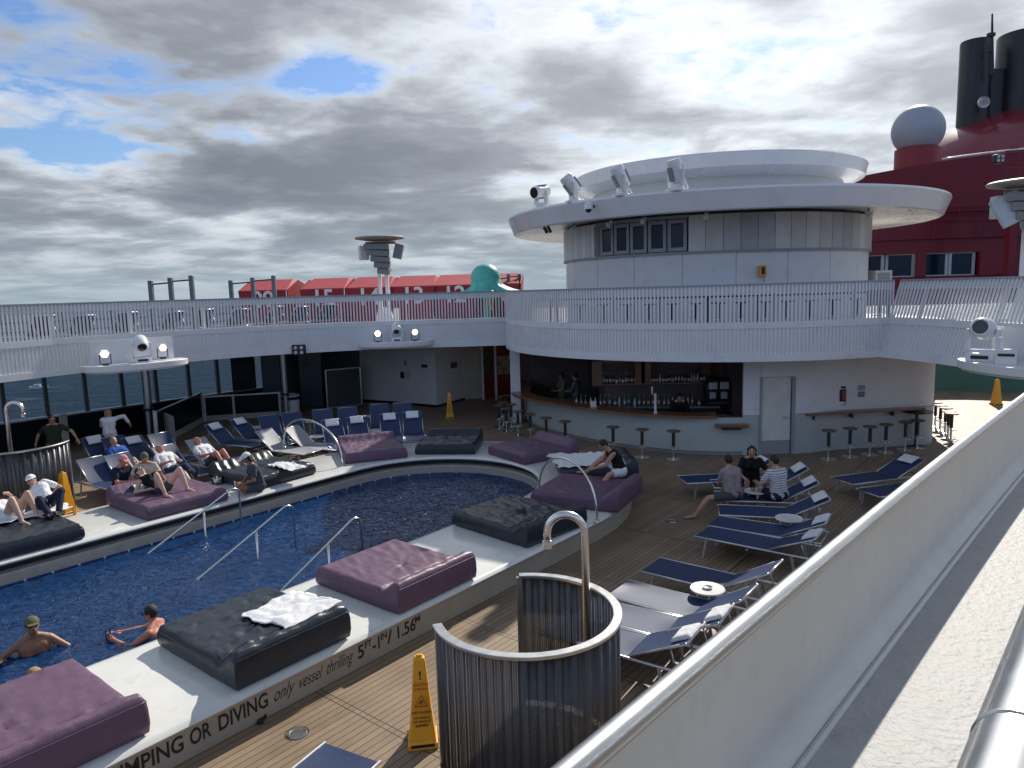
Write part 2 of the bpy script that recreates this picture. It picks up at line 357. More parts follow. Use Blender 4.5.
def plank_mat():
    m = bpy.data.materials.new('synthetic_teak_planks'); m.use_nodes = True; nt = m.node_tree; n = nt.nodes; l = nt.links; b = n['Principled BSDF']
    tc = n.new('ShaderNodeTexCoord'); mp = n.new('ShaderNodeMapping'); mp.inputs['Rotation'].default_value = (0, 0, -PANG); l.new(tc.outputs['Object'], mp.inputs[0])
    sp = n.new('ShaderNodeSeparateXYZ'); l.new(mp.outputs[0], sp.inputs[0])
    def M(op, a, bb=None, c=None):
        q = n.new('ShaderNodeMath'); q.operation = op
        for i, v in enumerate((a, bb, c)):
            if v is None: continue
            if isinstance(v, (int, float)): q.inputs[i].default_value = v
            else: l.new(v, q.inputs[i])
        return q.outputs[0]
    def groove(v, period, width):                      # 1 in the groove
        f = M('FRACT', M('DIVIDE', v, period)); d = M('ABSOLUTE', M('SUBTRACT', f, .5)); return M('GREATER_THAN', d, .5 - width / period / 2)
    X, Y = sp.outputs[0], sp.outputs[1]
    g = groove(Y, .095, .009); g = M('MAXIMUM', g, groove(X, 2.35, .012)); g = M('MAXIMUM', g, groove(M('ADD', X, .07), 2.35, .012)); g = M('MAXIMUM', g, groove(M('ADD', Y, .4), 4.75, .02))
    row = M('FLOOR', M('DIVIDE', Y, .095)); pan = M('FLOOR', M('DIVIDE', X, 2.35)); cell = n.new('ShaderNodeCombineXYZ'); l.new(row, cell.inputs[0]); l.new(pan, cell.inputs[1])
    wn = n.new('ShaderNodeTexWhiteNoise'); l.new(cell.outputs[0], wn.inputs[0])
    nz = n.new('ShaderNodeTexNoise'); nz.inputs['Scale'].default_value = 1.1; nz.inputs['Detail'].default_value = 8; nz.inputs['Roughness'].default_value = .65; l.new(mp.outputs[0], nz.inputs[0])
    m2 = n.new('ShaderNodeMapping'); m2.inputs['Scale'].default_value = (3, 60, 1); l.new(mp.outputs[0], m2.inputs[0])
    n2 = n.new('ShaderNodeTexNoise'); n2.inputs['Scale'].default_value = 1; n2.inputs['Detail'].default_value = 5; l.new(m2.outputs[0], n2.inputs[0])
    v = M('ADD', M('MULTIPLY', wn.outputs['Value'], .22), M('ADD', M('MULTIPLY', nz.outputs['Fac'], .75), M('MULTIPLY', n2.outputs['Fac'], .35)))
    r = n.new('ShaderNodeValToRGB'); e = r.color_ramp.elements; e[0].position = .35; e[0].color = (.16, .114, .072, 1); e[1].position = .95; e[1].color = (.33, .24, .155, 1); l.new(v, r.inputs[0])
    mx = n.new('ShaderNodeMixRGB'); l.new(g, mx.inputs[0]); l.new(r.outputs[0], mx.inputs[1]); mx.inputs[2].default_value = (.02, .018, .016, 1); l.new(mx.outputs[0], b.inputs['Base Color'])
    rr = n.new('ShaderNodeMapRange'); rr.inputs['To Min'].default_value = .42; rr.inputs['To Max'].default_value = .65; l.new(nz.outputs['Fac'], rr.inputs[0]); l.new(rr.outputs[0], b.inputs['Roughness'])
    bp = n.new('ShaderNodeBump'); bp.inputs['Strength'].default_value = .5; bp.inputs['Distance'].default_value = .004; bp.invert = True; l.new(g, bp.inputs['Height']); l.new(bp.outputs[0], b.inputs['Normal']); return m
planks = plank_mat()

def tile_mat(name, base, line, period_x, period_y, wx, wy):
    m = bpy.data.materials.new(name); m.use_nodes = True; nt = m.node_tree; n = nt.nodes; l = nt.links; b = n['Principled BSDF']; b.inputs['Roughness'].default_value = .25
    tc = n.new('ShaderNodeTexCoord'); mp = n.new('ShaderNodeMapping'); mp.inputs['Rotation'].default_value = (0, 0, -PANG); l.new(tc.outputs['Object'], mp.inputs[0])
    sp = n.new('ShaderNodeSeparateXYZ'); l.new(mp.outputs[0], sp.inputs[0])
    def g(o, p, w, off=0):
        a = n.new('ShaderNodeMath'); a.operation = 'MULTIPLY_ADD'; a.inputs[1].default_value = 1 / p; a.inputs[2].default_value = off; l.new(o, a.inputs[0])
        f = n.new('ShaderNodeMath'); f.operation = 'FRACT'; l.new(a.outputs[0], f.inputs[0])
        c = n.new('ShaderNodeMath'); c.operation = 'LESS_THAN'; c.inputs[1].default_value = w / p; l.new(f.outputs[0], c.inputs[0]); return c.outputs[0]
    a = g(sp.outputs[0], period_x, wx)
    small = n.new('ShaderNodeMath'); small.operation = 'MAXIMUM'; l.new(g(sp.outputs[0], .06, .006), small.inputs[0]); l.new(g(sp.outputs[1], .06, .006), small.inputs[1])
    vr = n.new('ShaderNodeTexVoronoi'); vr.inputs['Scale'].default_value = 16; l.new(mp.outputs[0], vr.inputs[0])
    r = n.new('ShaderNodeMixRGB'); l.new(vr.outputs['Color'], r.inputs[0]); r.inputs[1].default_value = (*[x * .75 for x in base], 1); r.inputs[2].default_value = (*[x * 1.25 for x in base], 1)
    m1 = n.new('ShaderNodeMixRGB'); l.new(small.outputs[0], m1.inputs[0]); l.new(r.outputs[0], m1.inputs[1]); m1.inputs[2].default_value = (*[x * .6 for x in base], 1)
    m2 = n.new('ShaderNodeMixRGB'); l.new(a, m2.inputs[0]); l.new(m1.outputs[0], m2.inputs[1]); m2.inputs[2].default_value = (*line, 1); l.new(m2.outputs[0], b.inputs['Base Color']); return m
tile_b = tile_mat('blue_mosaic_tile', (.018, .085, .30), (.75, .85, .92), .42, 1, .034, 0)
tile_floor = tile_mat('deep_blue_mosaic', (.02, .11, .34), (.022, .115, .35), 1.2, 1, .05, 0)

def water_mat():
    m = bpy.data.materials.new('pool_water_surface'); m.use_nodes = True; nt = m.node_tree; n = nt.nodes; l = nt.links; n.clear()
    o = n.new('ShaderNodeOutputMaterial'); t = n.new('ShaderNodeBsdfTransparent'); t.inputs[0].default_value = (.36, .62, .84, 1)
    g = n.new('ShaderNodeBsdfGlossy'); g.inputs['Roughness'].default_value = .03; f = n.new('ShaderNodeFresnel'); f.inputs[0].default_value = 1.6
    d = n.new('ShaderNodeBsdfDiffuse'); d.inputs[0].default_value = (.008, .085, .29, 1)
    tc = n.new('ShaderNodeTexCoord'); mp = n.new('ShaderNodeMapping'); mp.inputs['Scale'].default_value = (1, 1.6, 1); mp.inputs['Rotation'].default_value = (0, 0, .3); l.new(tc.outputs['Object'], mp.inputs[0])
    a = n.new('ShaderNodeTexNoise'); a.inputs['Scale'].default_value = 5; a.inputs['Detail'].default_value = 2.5; a.inputs['Roughness'].default_value = .55; a.inputs['Distortion'].default_value = .7; l.new(mp.outputs[0], a.inputs[0])
    b = n.new('ShaderNodeTexNoise'); b.inputs['Scale'].default_value = 1.1; b.inputs['Detail'].default_value = 2; l.new(mp.outputs[0], b.inputs[0])
    ad = n.new('ShaderNodeMath'); ad.operation = 'MULTIPLY_ADD'; ad.inputs[1].default_value = 1.6; l.new(b.outputs['Fac'], ad.inputs[0]); l.new(a.outputs['Fac'], ad.inputs[2])
    bp = n.new('ShaderNodeBump'); bp.inputs['Strength'].default_value = 1; bp.inputs['Distance'].default_value = .05; l.new(ad.outputs[0], bp.inputs['Height'])
    for q in (g, f): l.new(bp.outputs[0], q.inputs['Normal'])
    under = n.new('ShaderNodeMixShader'); under.inputs[0].default_value = .35; l.new(t.outputs[0], under.inputs[1]); l.new(d.outputs[0], under.inputs[2])
    mx = n.new('ShaderNodeMixShader'); l.new(f.outputs[0], mx.inputs[0]); l.new(under.outputs[0], mx.inputs[1]); l.new(g.outputs[0], mx.inputs[2]); l.new(mx.outputs[0], o.inputs[0]); return m
waterm = water_mat()
def sea_mat():
    m = bpy.data.materials.new('sea_surface'); m.use_nodes = True; nt = m.node_tree; n = nt.nodes; l = nt.links; b = n['Principled BSDF']
    b.inputs['Base Color'].default_value = (.007, .026, .055, 1); b.inputs['Roughness'].default_value = .35; b.inputs['IOR'].default_value = 1.33; b.inputs['Specular IOR Level'].default_value = .12
    tc = n.new('ShaderNodeTexCoord'); mp = n.new('ShaderNodeMapping'); mp.inputs['Scale'].default_value = (.05, .12, 1); mp.inputs['Rotation'].default_value = (0, 0, .5); l.new(tc.outputs['Object'], mp.inputs[0])
    a = n.new('ShaderNodeTexNoise'); a.inputs['Scale'].default_value = 1; a.inputs['Detail'].default_value = 9; a.inputs['Roughness'].default_value = .62; l.new(mp.outputs[0], a.inputs[0])
    bp = n.new('ShaderNodeBump'); bp.inputs['Strength'].default_value = 1; bp.inputs['Distance'].default_value = 4; l.new(a.outputs['Fac'], bp.inputs['Height']); l.new(bp.outputs[0], b.inputs['Normal']); return m
def perf_mat(name='perforated_dark_metal', period=.020):
    m = bpy.data.materials.new(name); m.use_nodes = True; nt = m.node_tree; n = nt.nodes; l = nt.links; b = n['Principled BSDF']
    b.inputs['Base Color'].default_value = (.085, .087, .095, 1); b.inputs['Roughness'].default_value = .42; b.inputs['Metallic'].default_value = .5
    uv = n.new('ShaderNodeUVMap'); sp = n.new('ShaderNodeSeparateXYZ'); l.new(uv.outputs[0], sp.inputs[0])
    def cell(o):
        a = n.new('ShaderNodeMath'); a.operation = 'MULTIPLY'; a.inputs[1].default_value = 1 / period; l.new(o, a.inputs[0])
        f = n.new('ShaderNodeMath'); f.operation = 'FRACT'; l.new(a.outputs[0], f.inputs[0])
        s = n.new('ShaderNodeMath'); s.operation = 'SUBTRACT'; s.inputs[1].default_value = .5; l.new(f.outputs[0], s.inputs[0])
        q = n.new('ShaderNodeMath'); q.operation = 'POWER'; q.inputs[1].default_value = 2; l.new(s.outputs[0], q.inputs[0]); return q.outputs[0]
    ad = n.new('ShaderNodeMath'); ad.operation = 'ADD'; l.new(cell(sp.outputs[0]), ad.inputs[0]); l.new(cell(sp.outputs[1]), ad.inputs[1])
    lt = n.new('ShaderNodeMath'); lt.operation = 'LESS_THAN'; lt.inputs[1].default_value = .035; l.new(ad.outputs[0], lt.inputs[0])
    t = n.new('ShaderNodeBsdfTransparent'); mx = n.new('ShaderNodeMixShader'); l.new(lt.outputs[0], mx.inputs[0]); l.new(b.outputs[0], mx.inputs[1]); l.new(t.outputs[0], mx.inputs[2])
    l.new(mx.outputs[0], n['Material Output'].inputs[0]); return m
perf = perf_mat()
pane = glass('window_glass', (.72, .80, .84)); pane_d = glass('dark_window_glass', (.06, .10, .13), .03, ior=1.6); clear = glass('clear_glass', (.88, .92, .93))

# ================================================================ SETTING
mb = MB(); mb.add([(-40000, -40000, -28), (40000, -40000, -28), (40000, 40000, -28), (-40000, 40000, -28)], [(0, 1, 2, 3)])
tag(mb.build('sea', sea_mat(), smooth=None), 'dark blue sea reaching to the horizon', 'sea', kind='structure')

# pool deck with an oblong hole under the pool
PC2 = Vector((-1.87, 15.58))
def stadium(r, s0=-14.0, k=20):
    """outline round the pool axis: rounded far end, rounded near end beyond the frame"""
    out = []
    for i in range(k + 1):
        a = PANG - PI / 2 + PI * i / k; out.append((PC2.x + r * math.cos(a), PC2.y + r * math.sin(a)))
    c = PC2 + PU * s0
    for i in range(k + 1):
        a = PANG + PI / 2 + PI * i / k; out.append((c.x + r * math.cos(a), c.y + r * math.sin(a)))
    return out
RI, RO = 2.45, 4.46
def bigout():
    c = [pl(-30, 15.25), pl(-30, -26), pl(60, -26), pl(60, 15.25)]
    return [(p.x, p.y) for p in c]
def ring_sheet(inner, corners, z):
    """sheet between an inner closed outline and a far quadrilateral"""
    n = len(inner); cx = sum(p[0] for p in inner) / n; cy = sum(p[1] for p in inner) / n
    vs = [(*p, z) for p in inner]; outp = []
    for p in inner:
        d = Vector((p[0] - cx, p[1] - cy)).normalized(); best = 1e9
        for i in range(4):
            a = Vector(corners[i]); b = Vector(corners[(i + 1) % 4]); e = b - a; den = d.x * e.y - d.y * e.x
            if abs(den) < 1e-9: continue
            t = ((a.x - cx) * e.y - (a.y - cy) * e.x) / den; u = ((a.x - cx) * d.y - (a.y - cy) * d.x) / den
            if t > 0 and -1e-6 <= u <= 1 + 1e-6: best = min(best, t)
        outp.append((cx + d.x * best, cy + d.y * best, z))
    fs = [(i, (i + 1) % n, n + (i + 1) % n, n + i) for i in range(n)]
    # fill corners
    vs += outp; extra = []
    for ci, c in enumerate(corners):
        best = min(range(n), key=lambda i: (math.atan2(outp[i][1] - cy, outp[i][0] - cx) - math.atan2(c[1] - cy, c[0] - cx)) % (2 * PI))
        vs.append((c[0], c[1], z)); k = len(vs) - 1; prev = (best - 1) % n; fs.append((n + prev, n + best, k))
    return vs, fs
vs, fs = ring_sheet(stadium(RO - .25), bigout(), 0)
mb = MB(); mb.add(vs, fs); tag(mb.build('pool_deck', planks, smooth=None), 'brown planked pool deck', 'deck', kind='structure')

# ---- swimming pool
pool = thing('swimming_pool', 'long oval swimming pool with broad white rim, blue tiles and painted warnings', 'pool', (PC.x, PC.y, 0))
def loft(profile, closed=True):
    """profile = [(radius, z)]; loft stadium rings"""
    m = MB(); rows = [stadium(r) for r, z in profile]; n = len(rows[0])
    vs = [(*p, z) for row, (r, z) in zip(rows, profile) for p in row]
    fs = [(i * n + k, i * n + (k + 1) % n, (i + 1) * n + (k + 1) % n, (i + 1) * n + k) for i in range(len(rows) - 1) for k in range(n)]
    return m.add(vs, fs)
ZR = .43
loft([(RI + .03, ZR - .085), (RI - .02, ZR - .075), (RI - .045, ZR - .04), (RI - .02, ZR - .008), (RI + .05, ZR), (RO - .06, ZR), (RO - .015, ZR - .012), (RO + .02, ZR - .05), (RO - .01, ZR - .095), (RO - .08, ZR - .105)]).build('rim', rimm, pool, smooth=50)
loft([(RO - .055, ZR - .09), (RO - .055, -.01)]).build('outer_skirt', beige, pool)
loft([(RI + .16, ZR - .07), (RI + .16, .22)]).build('overflow_recess', black, pool)
loft([(RI + .16, .22), (RI + .02, .205), (RI, .18), (RI, .02)]).build('inner_coaming', mat('grey_beige_coaming', (.36, .33, .29), .45, dirt=((.28, .25, .21), 4)), pool)
loft([(RI, .02), (RI, -1.5)]).build('tiled_wall', tile_b, pool)
mb = MB(); mb.add([(*p, -1.5) for p in stadium(RI + .01)], [tuple(range(42))]); mb.build('pool_floor', tile_floor, pool, smooth=None)
# shallow tiled bench: ledge along the far side widening to a platform at the round end
inner = [(p[0], p[1]) for p in stadium(RI - .002)]
bench = []
for s, n in [(-14, 2.25), (-7.3, 2.22), (-5.2, 2.1), (-4.3, 1.7), (-3.6, .9), (-3.3, .2), (-3.0, -.2), (-2.3, -.25), (-1, -.12), (.2, .1), (1.2, .4), (1.75, .9), (1.9, 1.3), (1.75, 1.6)]: bench.append(pl(s, n))
bench = [(p.x, p.y) for p in spline([Vector((b.x, b.y, 0)) for b in bench], 4)]
wall_side = []
for i in range(0, 15):
    a = PANG + PI / 2 - R(42) + R(42) * i / 14; wall_side.append((PC2.x + (RI - .002) * math.cos(a), PC2.y + (RI - .002) * math.sin(a)))
e = PC2 + PU * -14 + PN * (RI - .002); wall_side.append((e.x, e.y))
poly = bench + wall_side
mb = MB(); mb.prism(poly, -.9, -.17, bot=False); mb.build('shallow_bench', tile_b, pool, smooth=None)
# stairs between the platform and the deep water
st = MB()
for k in range(4):
    a = pl(-3.35 - .42 * k, 2.2 - .9 * max(0, k - 1) * .2); b_ = pl(-3.35 - .42 * k, -2.4)
    st.bar((a.x, a.y, -.38 - .26 * k), (b_.x, b_.y, -.38 - .26 * k), .42, .24)
st.build('pool_steps', tile_b, pool)
# lettering on the skirt
fu = -PN                                             # outward normal of the near straight side
NS = .122 - (RO - .055)
def skirt(s, z): q = pl(s, NS, z); return (q.x + fu.x * .002, q.y + fu.y * .002, z)
def skirt_s(px, py):
    d = ray(px, py); o = pl(0, NS); den = d.x * PU.y - d.y * PU.x; t = (o.x * PU.y - o.y * PU.x) / den; return (Vector((d.x * t, d.y * t)) - o.xy).dot(PU)
for tx, p0, p1, sz, zz in (('JUMPING', (102, 764), (183, 722), .235, .125), ('OR', (188, 722), (209, 710), .235, .125), ('DIVING', (216, 706), (266, 688), .235, .125), ('5', (357, 648), (363, 645), .235, .12), ('FT', (364, 640), (371, 637), .12, .21), ('-1', (372, 640), (379, 637), .235, .12), ('IN', (380, 632), (386, 629), .12, .21), ('/', (387, 634), (392, 631), .235, .12), ('1.56', (395, 629), (413, 620), .235, .12), ('M', (414, 612), (419, 609), .12, .21)):
    a_, b_ = skirt_s(*p0), skirt_s(*p1); put_text('lettering', tx, sz, ywtxt, skirt(a_, zz), (PU.x, PU.y, 0), (0, 0, 1), pool, fit=b_ - a_)
a_ = skirt_s(102, 764); put_text('lettering', 'NO', .235, ywtxt, skirt(a_ - .40, .125), (PU.x, PU.y, 0), (0, 0, 1), pool, fit=.30)
for tx, p0, p1 in (('only', (272, 690), (293, 680)), ('vessel', (297, 678), (321, 667)), ('thrilling', (325, 664), (352, 652))):
    a_, b_ = skirt_s(*p0), skirt_s(*p1); put_text('lettering', tx, .22, ywtxt, skirt(a_, .13), (PU.x, PU.y, 0), (0, 0, 1), pool, shear=.5, ext=.0005, fit=b_ - a_)
# water
W = MB(); NSW, NNW = 560, 150; s_lo, s_hi = -12.5, RI - .003; Vw = []
for i in range(NSW + 1):
    s = s_lo + (s_hi - s_lo) * i / NSW; hw = (RI - .002) if s < 0 else math.sqrt(max(1e-6, (RI - .002)**2 - s * s))
    for j in range(NNW + 1):
        v = j / NNW * 2 - 1; q = PC2 + PU * s + PN * (v * hw); e_ = min(1, (1 - abs(v)) * 14, (NSW - i) / 4)
        h_ = .020 * noise.noise(Vector((q.x * 2.1, q.y * 1.5, 3))) + .034 * (.5 - abs(noise.noise(Vector((q.x * 3.6 + q.y, q.y * 4.4, 9))))) + .020 * (.5 - abs(noise.noise(Vector((q.x * 7, q.y * 9 - q.x * 2, 5)))))
        for (ox, oy) in ((-6.6, 9.3), (-5.0, 9.4)):
            r_ = math.hypot(q.x - ox, q.y - oy)
            if r_ < 1.8: h_ += .010 * math.sin(r_ * 22) * math.exp(-r_ * 1.6)
        Vw.append((q.x, q.y, h_ * e_ * 1.15))
W.add(Vw, [(i * (NNW + 1) + j, (i + 1) * (NNW + 1) + j, (i + 1) * (NNW + 1) + j + 1, i * (NNW + 1) + j + 1) for i in range(NSW) for j in range(NNW)])
tag(W.build('pool_water', waterm, smooth=True), 'rippled blue pool water', 'water', kind='structure')
# stair handrails and arched grab rails
def handrail(label, s0, s1, n, h=.85):
    t = thing('pool_handrail', label, 'handrail', pl(s1, n, -.2), group='stair handrails in the pool')
    top = pl(s1, n, h); low = pl(s0, n, .02); d = (top - low).normalized()
    pts = [low - d * .35, low, top - d * .12]
    for i in range(1, 6):
        a = i / 5; pts.append(top - d * .12 * (1 - a)**2 + Vector((PU.x, PU.y, 0)) * .10 * a * a * 1.0 + Vector((0, 0, -.10)) * a * a)
    e = pts[-1]; pts.append(Vector((e.x, e.y, -.25)))
    MB().tube(pts, .019, 10).build('rail', steel, t, smooth=True)
    m = low.lerp(top, .62); MB().tube([m + Vector((0, 0, -.01)), (m.x, m.y, -.7)], .021, 10).build('post', steel, t, smooth=True)
handrail('sloping steel handrail nearest the far pool side, foot by the bench', -5.1, -3.35, 2.08)
handrail('sloping steel handrail in the middle of the pool stairs', -5.2, -3.42, .12)
handrail('sloping steel handrail nearest the purple daybed beside the water', -4.75, -3.18, -1.50)
def hoop(label, a, b, h):
    t = thing('grab_rail', label, 'grab rail', (a.x, a.y, a.z)); a, b = Vector(a), Vector(b); pts = []
    for i in range(17):
        u = i / 16; ang = PI * u; m = (a + b) / 2; hx = -math.cos(ang)
        pts.append(m + (b - a) / 2 * (hx if abs(hx) < 1 else hx) + Vector((0, 0, h * math.sin(ang)**.75)))
    MB().tube(pts, .022, 10).build('arch', steel, t, smooth=True)
    for q in (a, b): MB().lathe([(0, .012), (.05, .012), (.055, 0)], q, 14).build('base_plate', steel, t, smooth=True)
hoop('tall steel arch between the black and purple daybeds on the far rim', at(284, 447, ZR), at(343, 466, ZR), .95)
q0 = pl(.55, -2.62, ZR); q1 = at(597, 521, ZR)
hoop('tall steel arch over the rim beside the rightmost purple daybed', q0, q1, .98)

# ---- ring of the upper deck
left_curve = spline([Vector(p + (0,)) for p in [(-19, 2), (-15.2, 11.5), (-12.68, 17.74), (-11.1, 20.9), (-8.58, 23.6), (-5.59, 24.98), (-3.6, 25.28), (-.13, 25.4)]], 6)
right_curve = spline([Vector(p + (0,)) for p in [(9.28, 18.08), (9.62, 16.6), (9.8, 15), (9.9, 13.6), (9.8, 11.5), (9.3, 9.5), (8.5, 8.0)]], 6)
def upper_rail(name, label, curve, flare=0.0, side=1, slat=.105, z0=2.68, parts_to=None, dz=0):
    """fascia with vertical slats; open between 3.65 and 4.35"""
    t = thing(name, label, 'railing', (curve[0].x, curve[0].y, 2.7), group='slatted white railings round the upper deck')
    P = resample(curve, slat); n = len(P)
    def nrm(i):
        d = (P[min(i + 1, n - 1)] - P[max(i - 1, 0)]).normalized(); return Vector((-d.y, d.x, 0)) * side
    def off(i, z, o=0): return P[i] + nrm(i) * (flare * (z - z0) + o) + Vector((0, 0, z))
    def band(z_a, z_b, o, th, nm, m_):
        m = MB(); A = [off(i, z_a, o) for i in range(n)]; B = [off(i, z_b, o) for i in range(n)]; C_ = [off(i, z_b, o + th) for i in range(n)]; D = [off(i, z_a, o + th) for i in range(n)]
        m.strip(A, B); m.strip(B, C_); m.strip(C_, D); m.strip(D, A); return m.build(nm, m_, t, smooth=30)
    band(z0 + .16, 3.52, .020, .05, 'fascia_panel', white)
    band(z0, z0 + .17, -.02, .12, 'lower_edge', white)
    band(3.50, 3.66, -.012, .2, 'deck_edge', white)
    band(4.36, 4.56, .03, .05, 'top_band', white)
    band(4.56, 4.60, -.02, .12, 'cap_rail', greyp)
    m = MB()
    for i in range(n):
        a = off(i, z0 + .17, 0.012); b = off(i, 4.56, 0.012); m.bar(a, b, .047, .026, up=nrm(i))
    m.build('slats', white2, t, smooth=None)
    po = MB()
    for i in range(8, n, 21): po.bar(off(i, 3.66, .1), off(i, 4.36, .1), .05, .05, up=nrm(i))
    po.build('posts', white, t, smooth=None); return t
upper_rail('upper_deck_railing', 'long curved slatted white railing of the upper deck on the left', left_curve, side=1)
upper_rail('upper_deck_railing', 'outward leaning slatted railing right of the round bar', right_curve, flare=.30, side=1)

# upper deck floors / soffits
lp = [(p.x, p.y) for p in resample([p + Vector((0, 0, 0)) for p in left_curve], .7)]
lpo = []
for i, p in enumerate(lp):
    a = Vector(lp[min(i + 1, len(lp) - 1)]) - Vector(lp[max(0, i - 1)]); a.normalize(); lpo.append((p[0] - a.y * .12, p[1] + a.x * .12))
A1 = pl(-22, 16.2); A2 = pl(17, 16.2)
lpoly = lpo + [(.9, 26.6), (2.6, 28.6), (5.5, 31), (5.5, 34.5), (5.5, 50.0), (A2.x, 50.0), (A2.x, A2.y), (A1.x, A1.y)]
tag(MB().prism(lpoly, 2.78, 3.32).build('upper_deck_left', mat('upper_deck_coating', (.30, .25, .23), .55, dirt=((.22, .19, .17), 2)), smooth=None), 'upper deck floor on the left', 'deck', kind='structure')
rp = [(p.x + .45, p.y) for p in right_curve]
rpoly = rp[::-1] + [(12.4, 20.6), (13.6, 19.2), (14.4, 15.5), (14.4, 8.5)]
tag(MB().prism(rpoly, 2.78, 3.32).build('upper_deck_right', mat('upper_deck_coating', (.3, .25, .23)), smooth=None), 'upper deck floor on the right', 'deck', kind='structure')

# ---- round bar pavilion
pav = thing('bar_pavilion', 'round white two storey bar pavilion with slatted balcony and disc roofs', 'building', (IC.x, IC.y, 0))
def ppt(a, r, z=0): return Vector((IC.x + r * math.cos(a), IC.y + r * math.sin(a), z))
A_L, A_J, A_D0, A_D1, A_E = R(-186), R(-97.2), R(-92.6), R(-83.6), R(-70)
# solid wall right of the bar opening
def arcp(r, a0, a1, k=20): return [ppt(a0 + (a1 - a0) * i / k, r) for i in range(k + 1)]
pr = spline([Vector(p) for p in [(*ppt(R(-78), 5.68).xy, 0), (9.0, 19.42, 0), (10.4, 19.58, 0), (11.5, 19.72, 0), (12.0, 20.25, 0), (12.25, 21.2, 0), (12.3, 24, 0), (12.1, 28, 0), (11, 31, 0)]], 6)
wallpts = arcp(5.68, A_D1, R(-79), 6) + pr
W1 = MB().wall(arcp(5.68, A_J, A_D0, 6), 1.10, 2.72, .14); W1.build('upper_wall', white, pav)
MB().wall(wallpts, 1.10, 2.72, .14).build('upper_wall', white, pav)
MB().wall(arcp(5.66, A_J, A_D0, 6), .0, 1.10, .14).build('lower_wall', lowerw, pav)
MB().wall([p for p in wallpts], .0, 1.09, .16, side=1).build('lower_wall', lowerw, pav)
d0, d1 = ppt(A_D0, 5.66), ppt(A_D1, 5.66)
dd = (d1 - d0).normalized(); dn = Vector((dd.y, -dd.x, 0))
mb = MB(); mb.bar(d0 + dn * .005 + Vector((0, 0, 2.42)), d1 + dn * .005 + Vector((0, 0, 2.42)), .1, .6); mb.build('door_lintel', white, pav)
door = MB().bar(d0.lerp(d1, .04) - dn * .03 + Vector((0, 0, 1.24)), d1.lerp(d0, .08) - dn * .03 + Vector((0, 0, 1.24)), .05, 1.72).build('door', mat('door_paint', (.66, .66, .62), .4), pav)
MB().bar(d0.lerp(d1, .04) - dn * .028 + Vector((0, 0, .19)), d1.lerp(d0, .08) - dn * .028 + Vector((0, 0, .19)), .06, .36).build('kick_plate', greyp, pav)
fr = MB(); fr.bar(d0 + dn * .02, d0 + dn * .02 + Vector((0, 0, 2.12)), .05, .06, up=dd); fr.bar(d1 + dn * .02, d1 + dn * .02 + Vector((0, 0, 2.12)), .05, .09, up=dd); fr.build('door_frame', greyp, pav)
h0 = d1.lerp(d0, .16) + dn * .04; MB().bar(h0 + Vector((0, 0, 1.02)), h0 - dd * .14 + Vector((0, 0, 1.02)), .025, .025).build('door_handle', bsteel, door)
# bar front and counter
def sp3(pts, k=6): return [Vector((v.x, v.y)) for v in spline([Vector((*q, 0)) for q in pts], k)]
bf = sp3([(.55, 29), (.45, 26.6), (.62, 24.3), (1.75, 22.1), (3.15, 20.45), (4.4, 19.55), (5.4, 19.18), (6.22, 19.07)])
MB().wall(bf, .10, 1.03, .12, side=1).build('bar_front', lowerw, pav)
MB().wall([v + Vector((.05, .05)) for v in bf], 0, .10, .08, side=1).build('plinth', greyp, pav)
co = sp3([(.15, 28), (-.02, 26.2), (.12, 24.0), (1.44, 21.83), (3.0, 20.12), (4.4, 19.28), (5.5, 19.05)])
cnt = MB().wall(co, 1.03, 1.10, .62, side=1); cnt.build('counter_top', wood, pav, smooth=40)
cnt2 = MB().lathe([(4.75, .92), (5.41, .92), (5.41, .96), (4.75, .96), (4.75, .92)], (IC.x, IC.y, 0), 40, R(-170), R(-99)); cnt2.build('work_top', bsteel, pav)
jl = Vector((.12, 25.0, 0)); MB().bar(jl, jl + Vector((0, 0, 2.72)), .34, .3, up=(0, 1, 0)).build('opening_post', white, pav)
jr = ppt(A_J, 5.6); 
# interior
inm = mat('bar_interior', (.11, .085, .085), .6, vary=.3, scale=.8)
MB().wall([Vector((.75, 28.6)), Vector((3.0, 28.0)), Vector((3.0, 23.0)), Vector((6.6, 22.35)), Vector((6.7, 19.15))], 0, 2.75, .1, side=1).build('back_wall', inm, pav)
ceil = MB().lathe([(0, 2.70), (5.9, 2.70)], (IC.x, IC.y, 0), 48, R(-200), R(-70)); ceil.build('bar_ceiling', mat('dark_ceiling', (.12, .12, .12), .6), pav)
# balcony
bal = [Vector((*p, 0)) for p in arc(IC, 7.05, R(-200), R(-66.5), 90)]
n_ = len(bal)
upper_rail('balcony_railing', 'slatted white railing round the balcony above the bar', bal, side=1, slat=.098)
MB().lathe([(0, 2.74), (6.98, 2.74), (6.98, 3.36), (0, 3.36)], (IC.x, IC.y, 0), 72).build('balcony_floor', mat('balcony_soffit_paint', (.40, .40, .40), .5), pav)
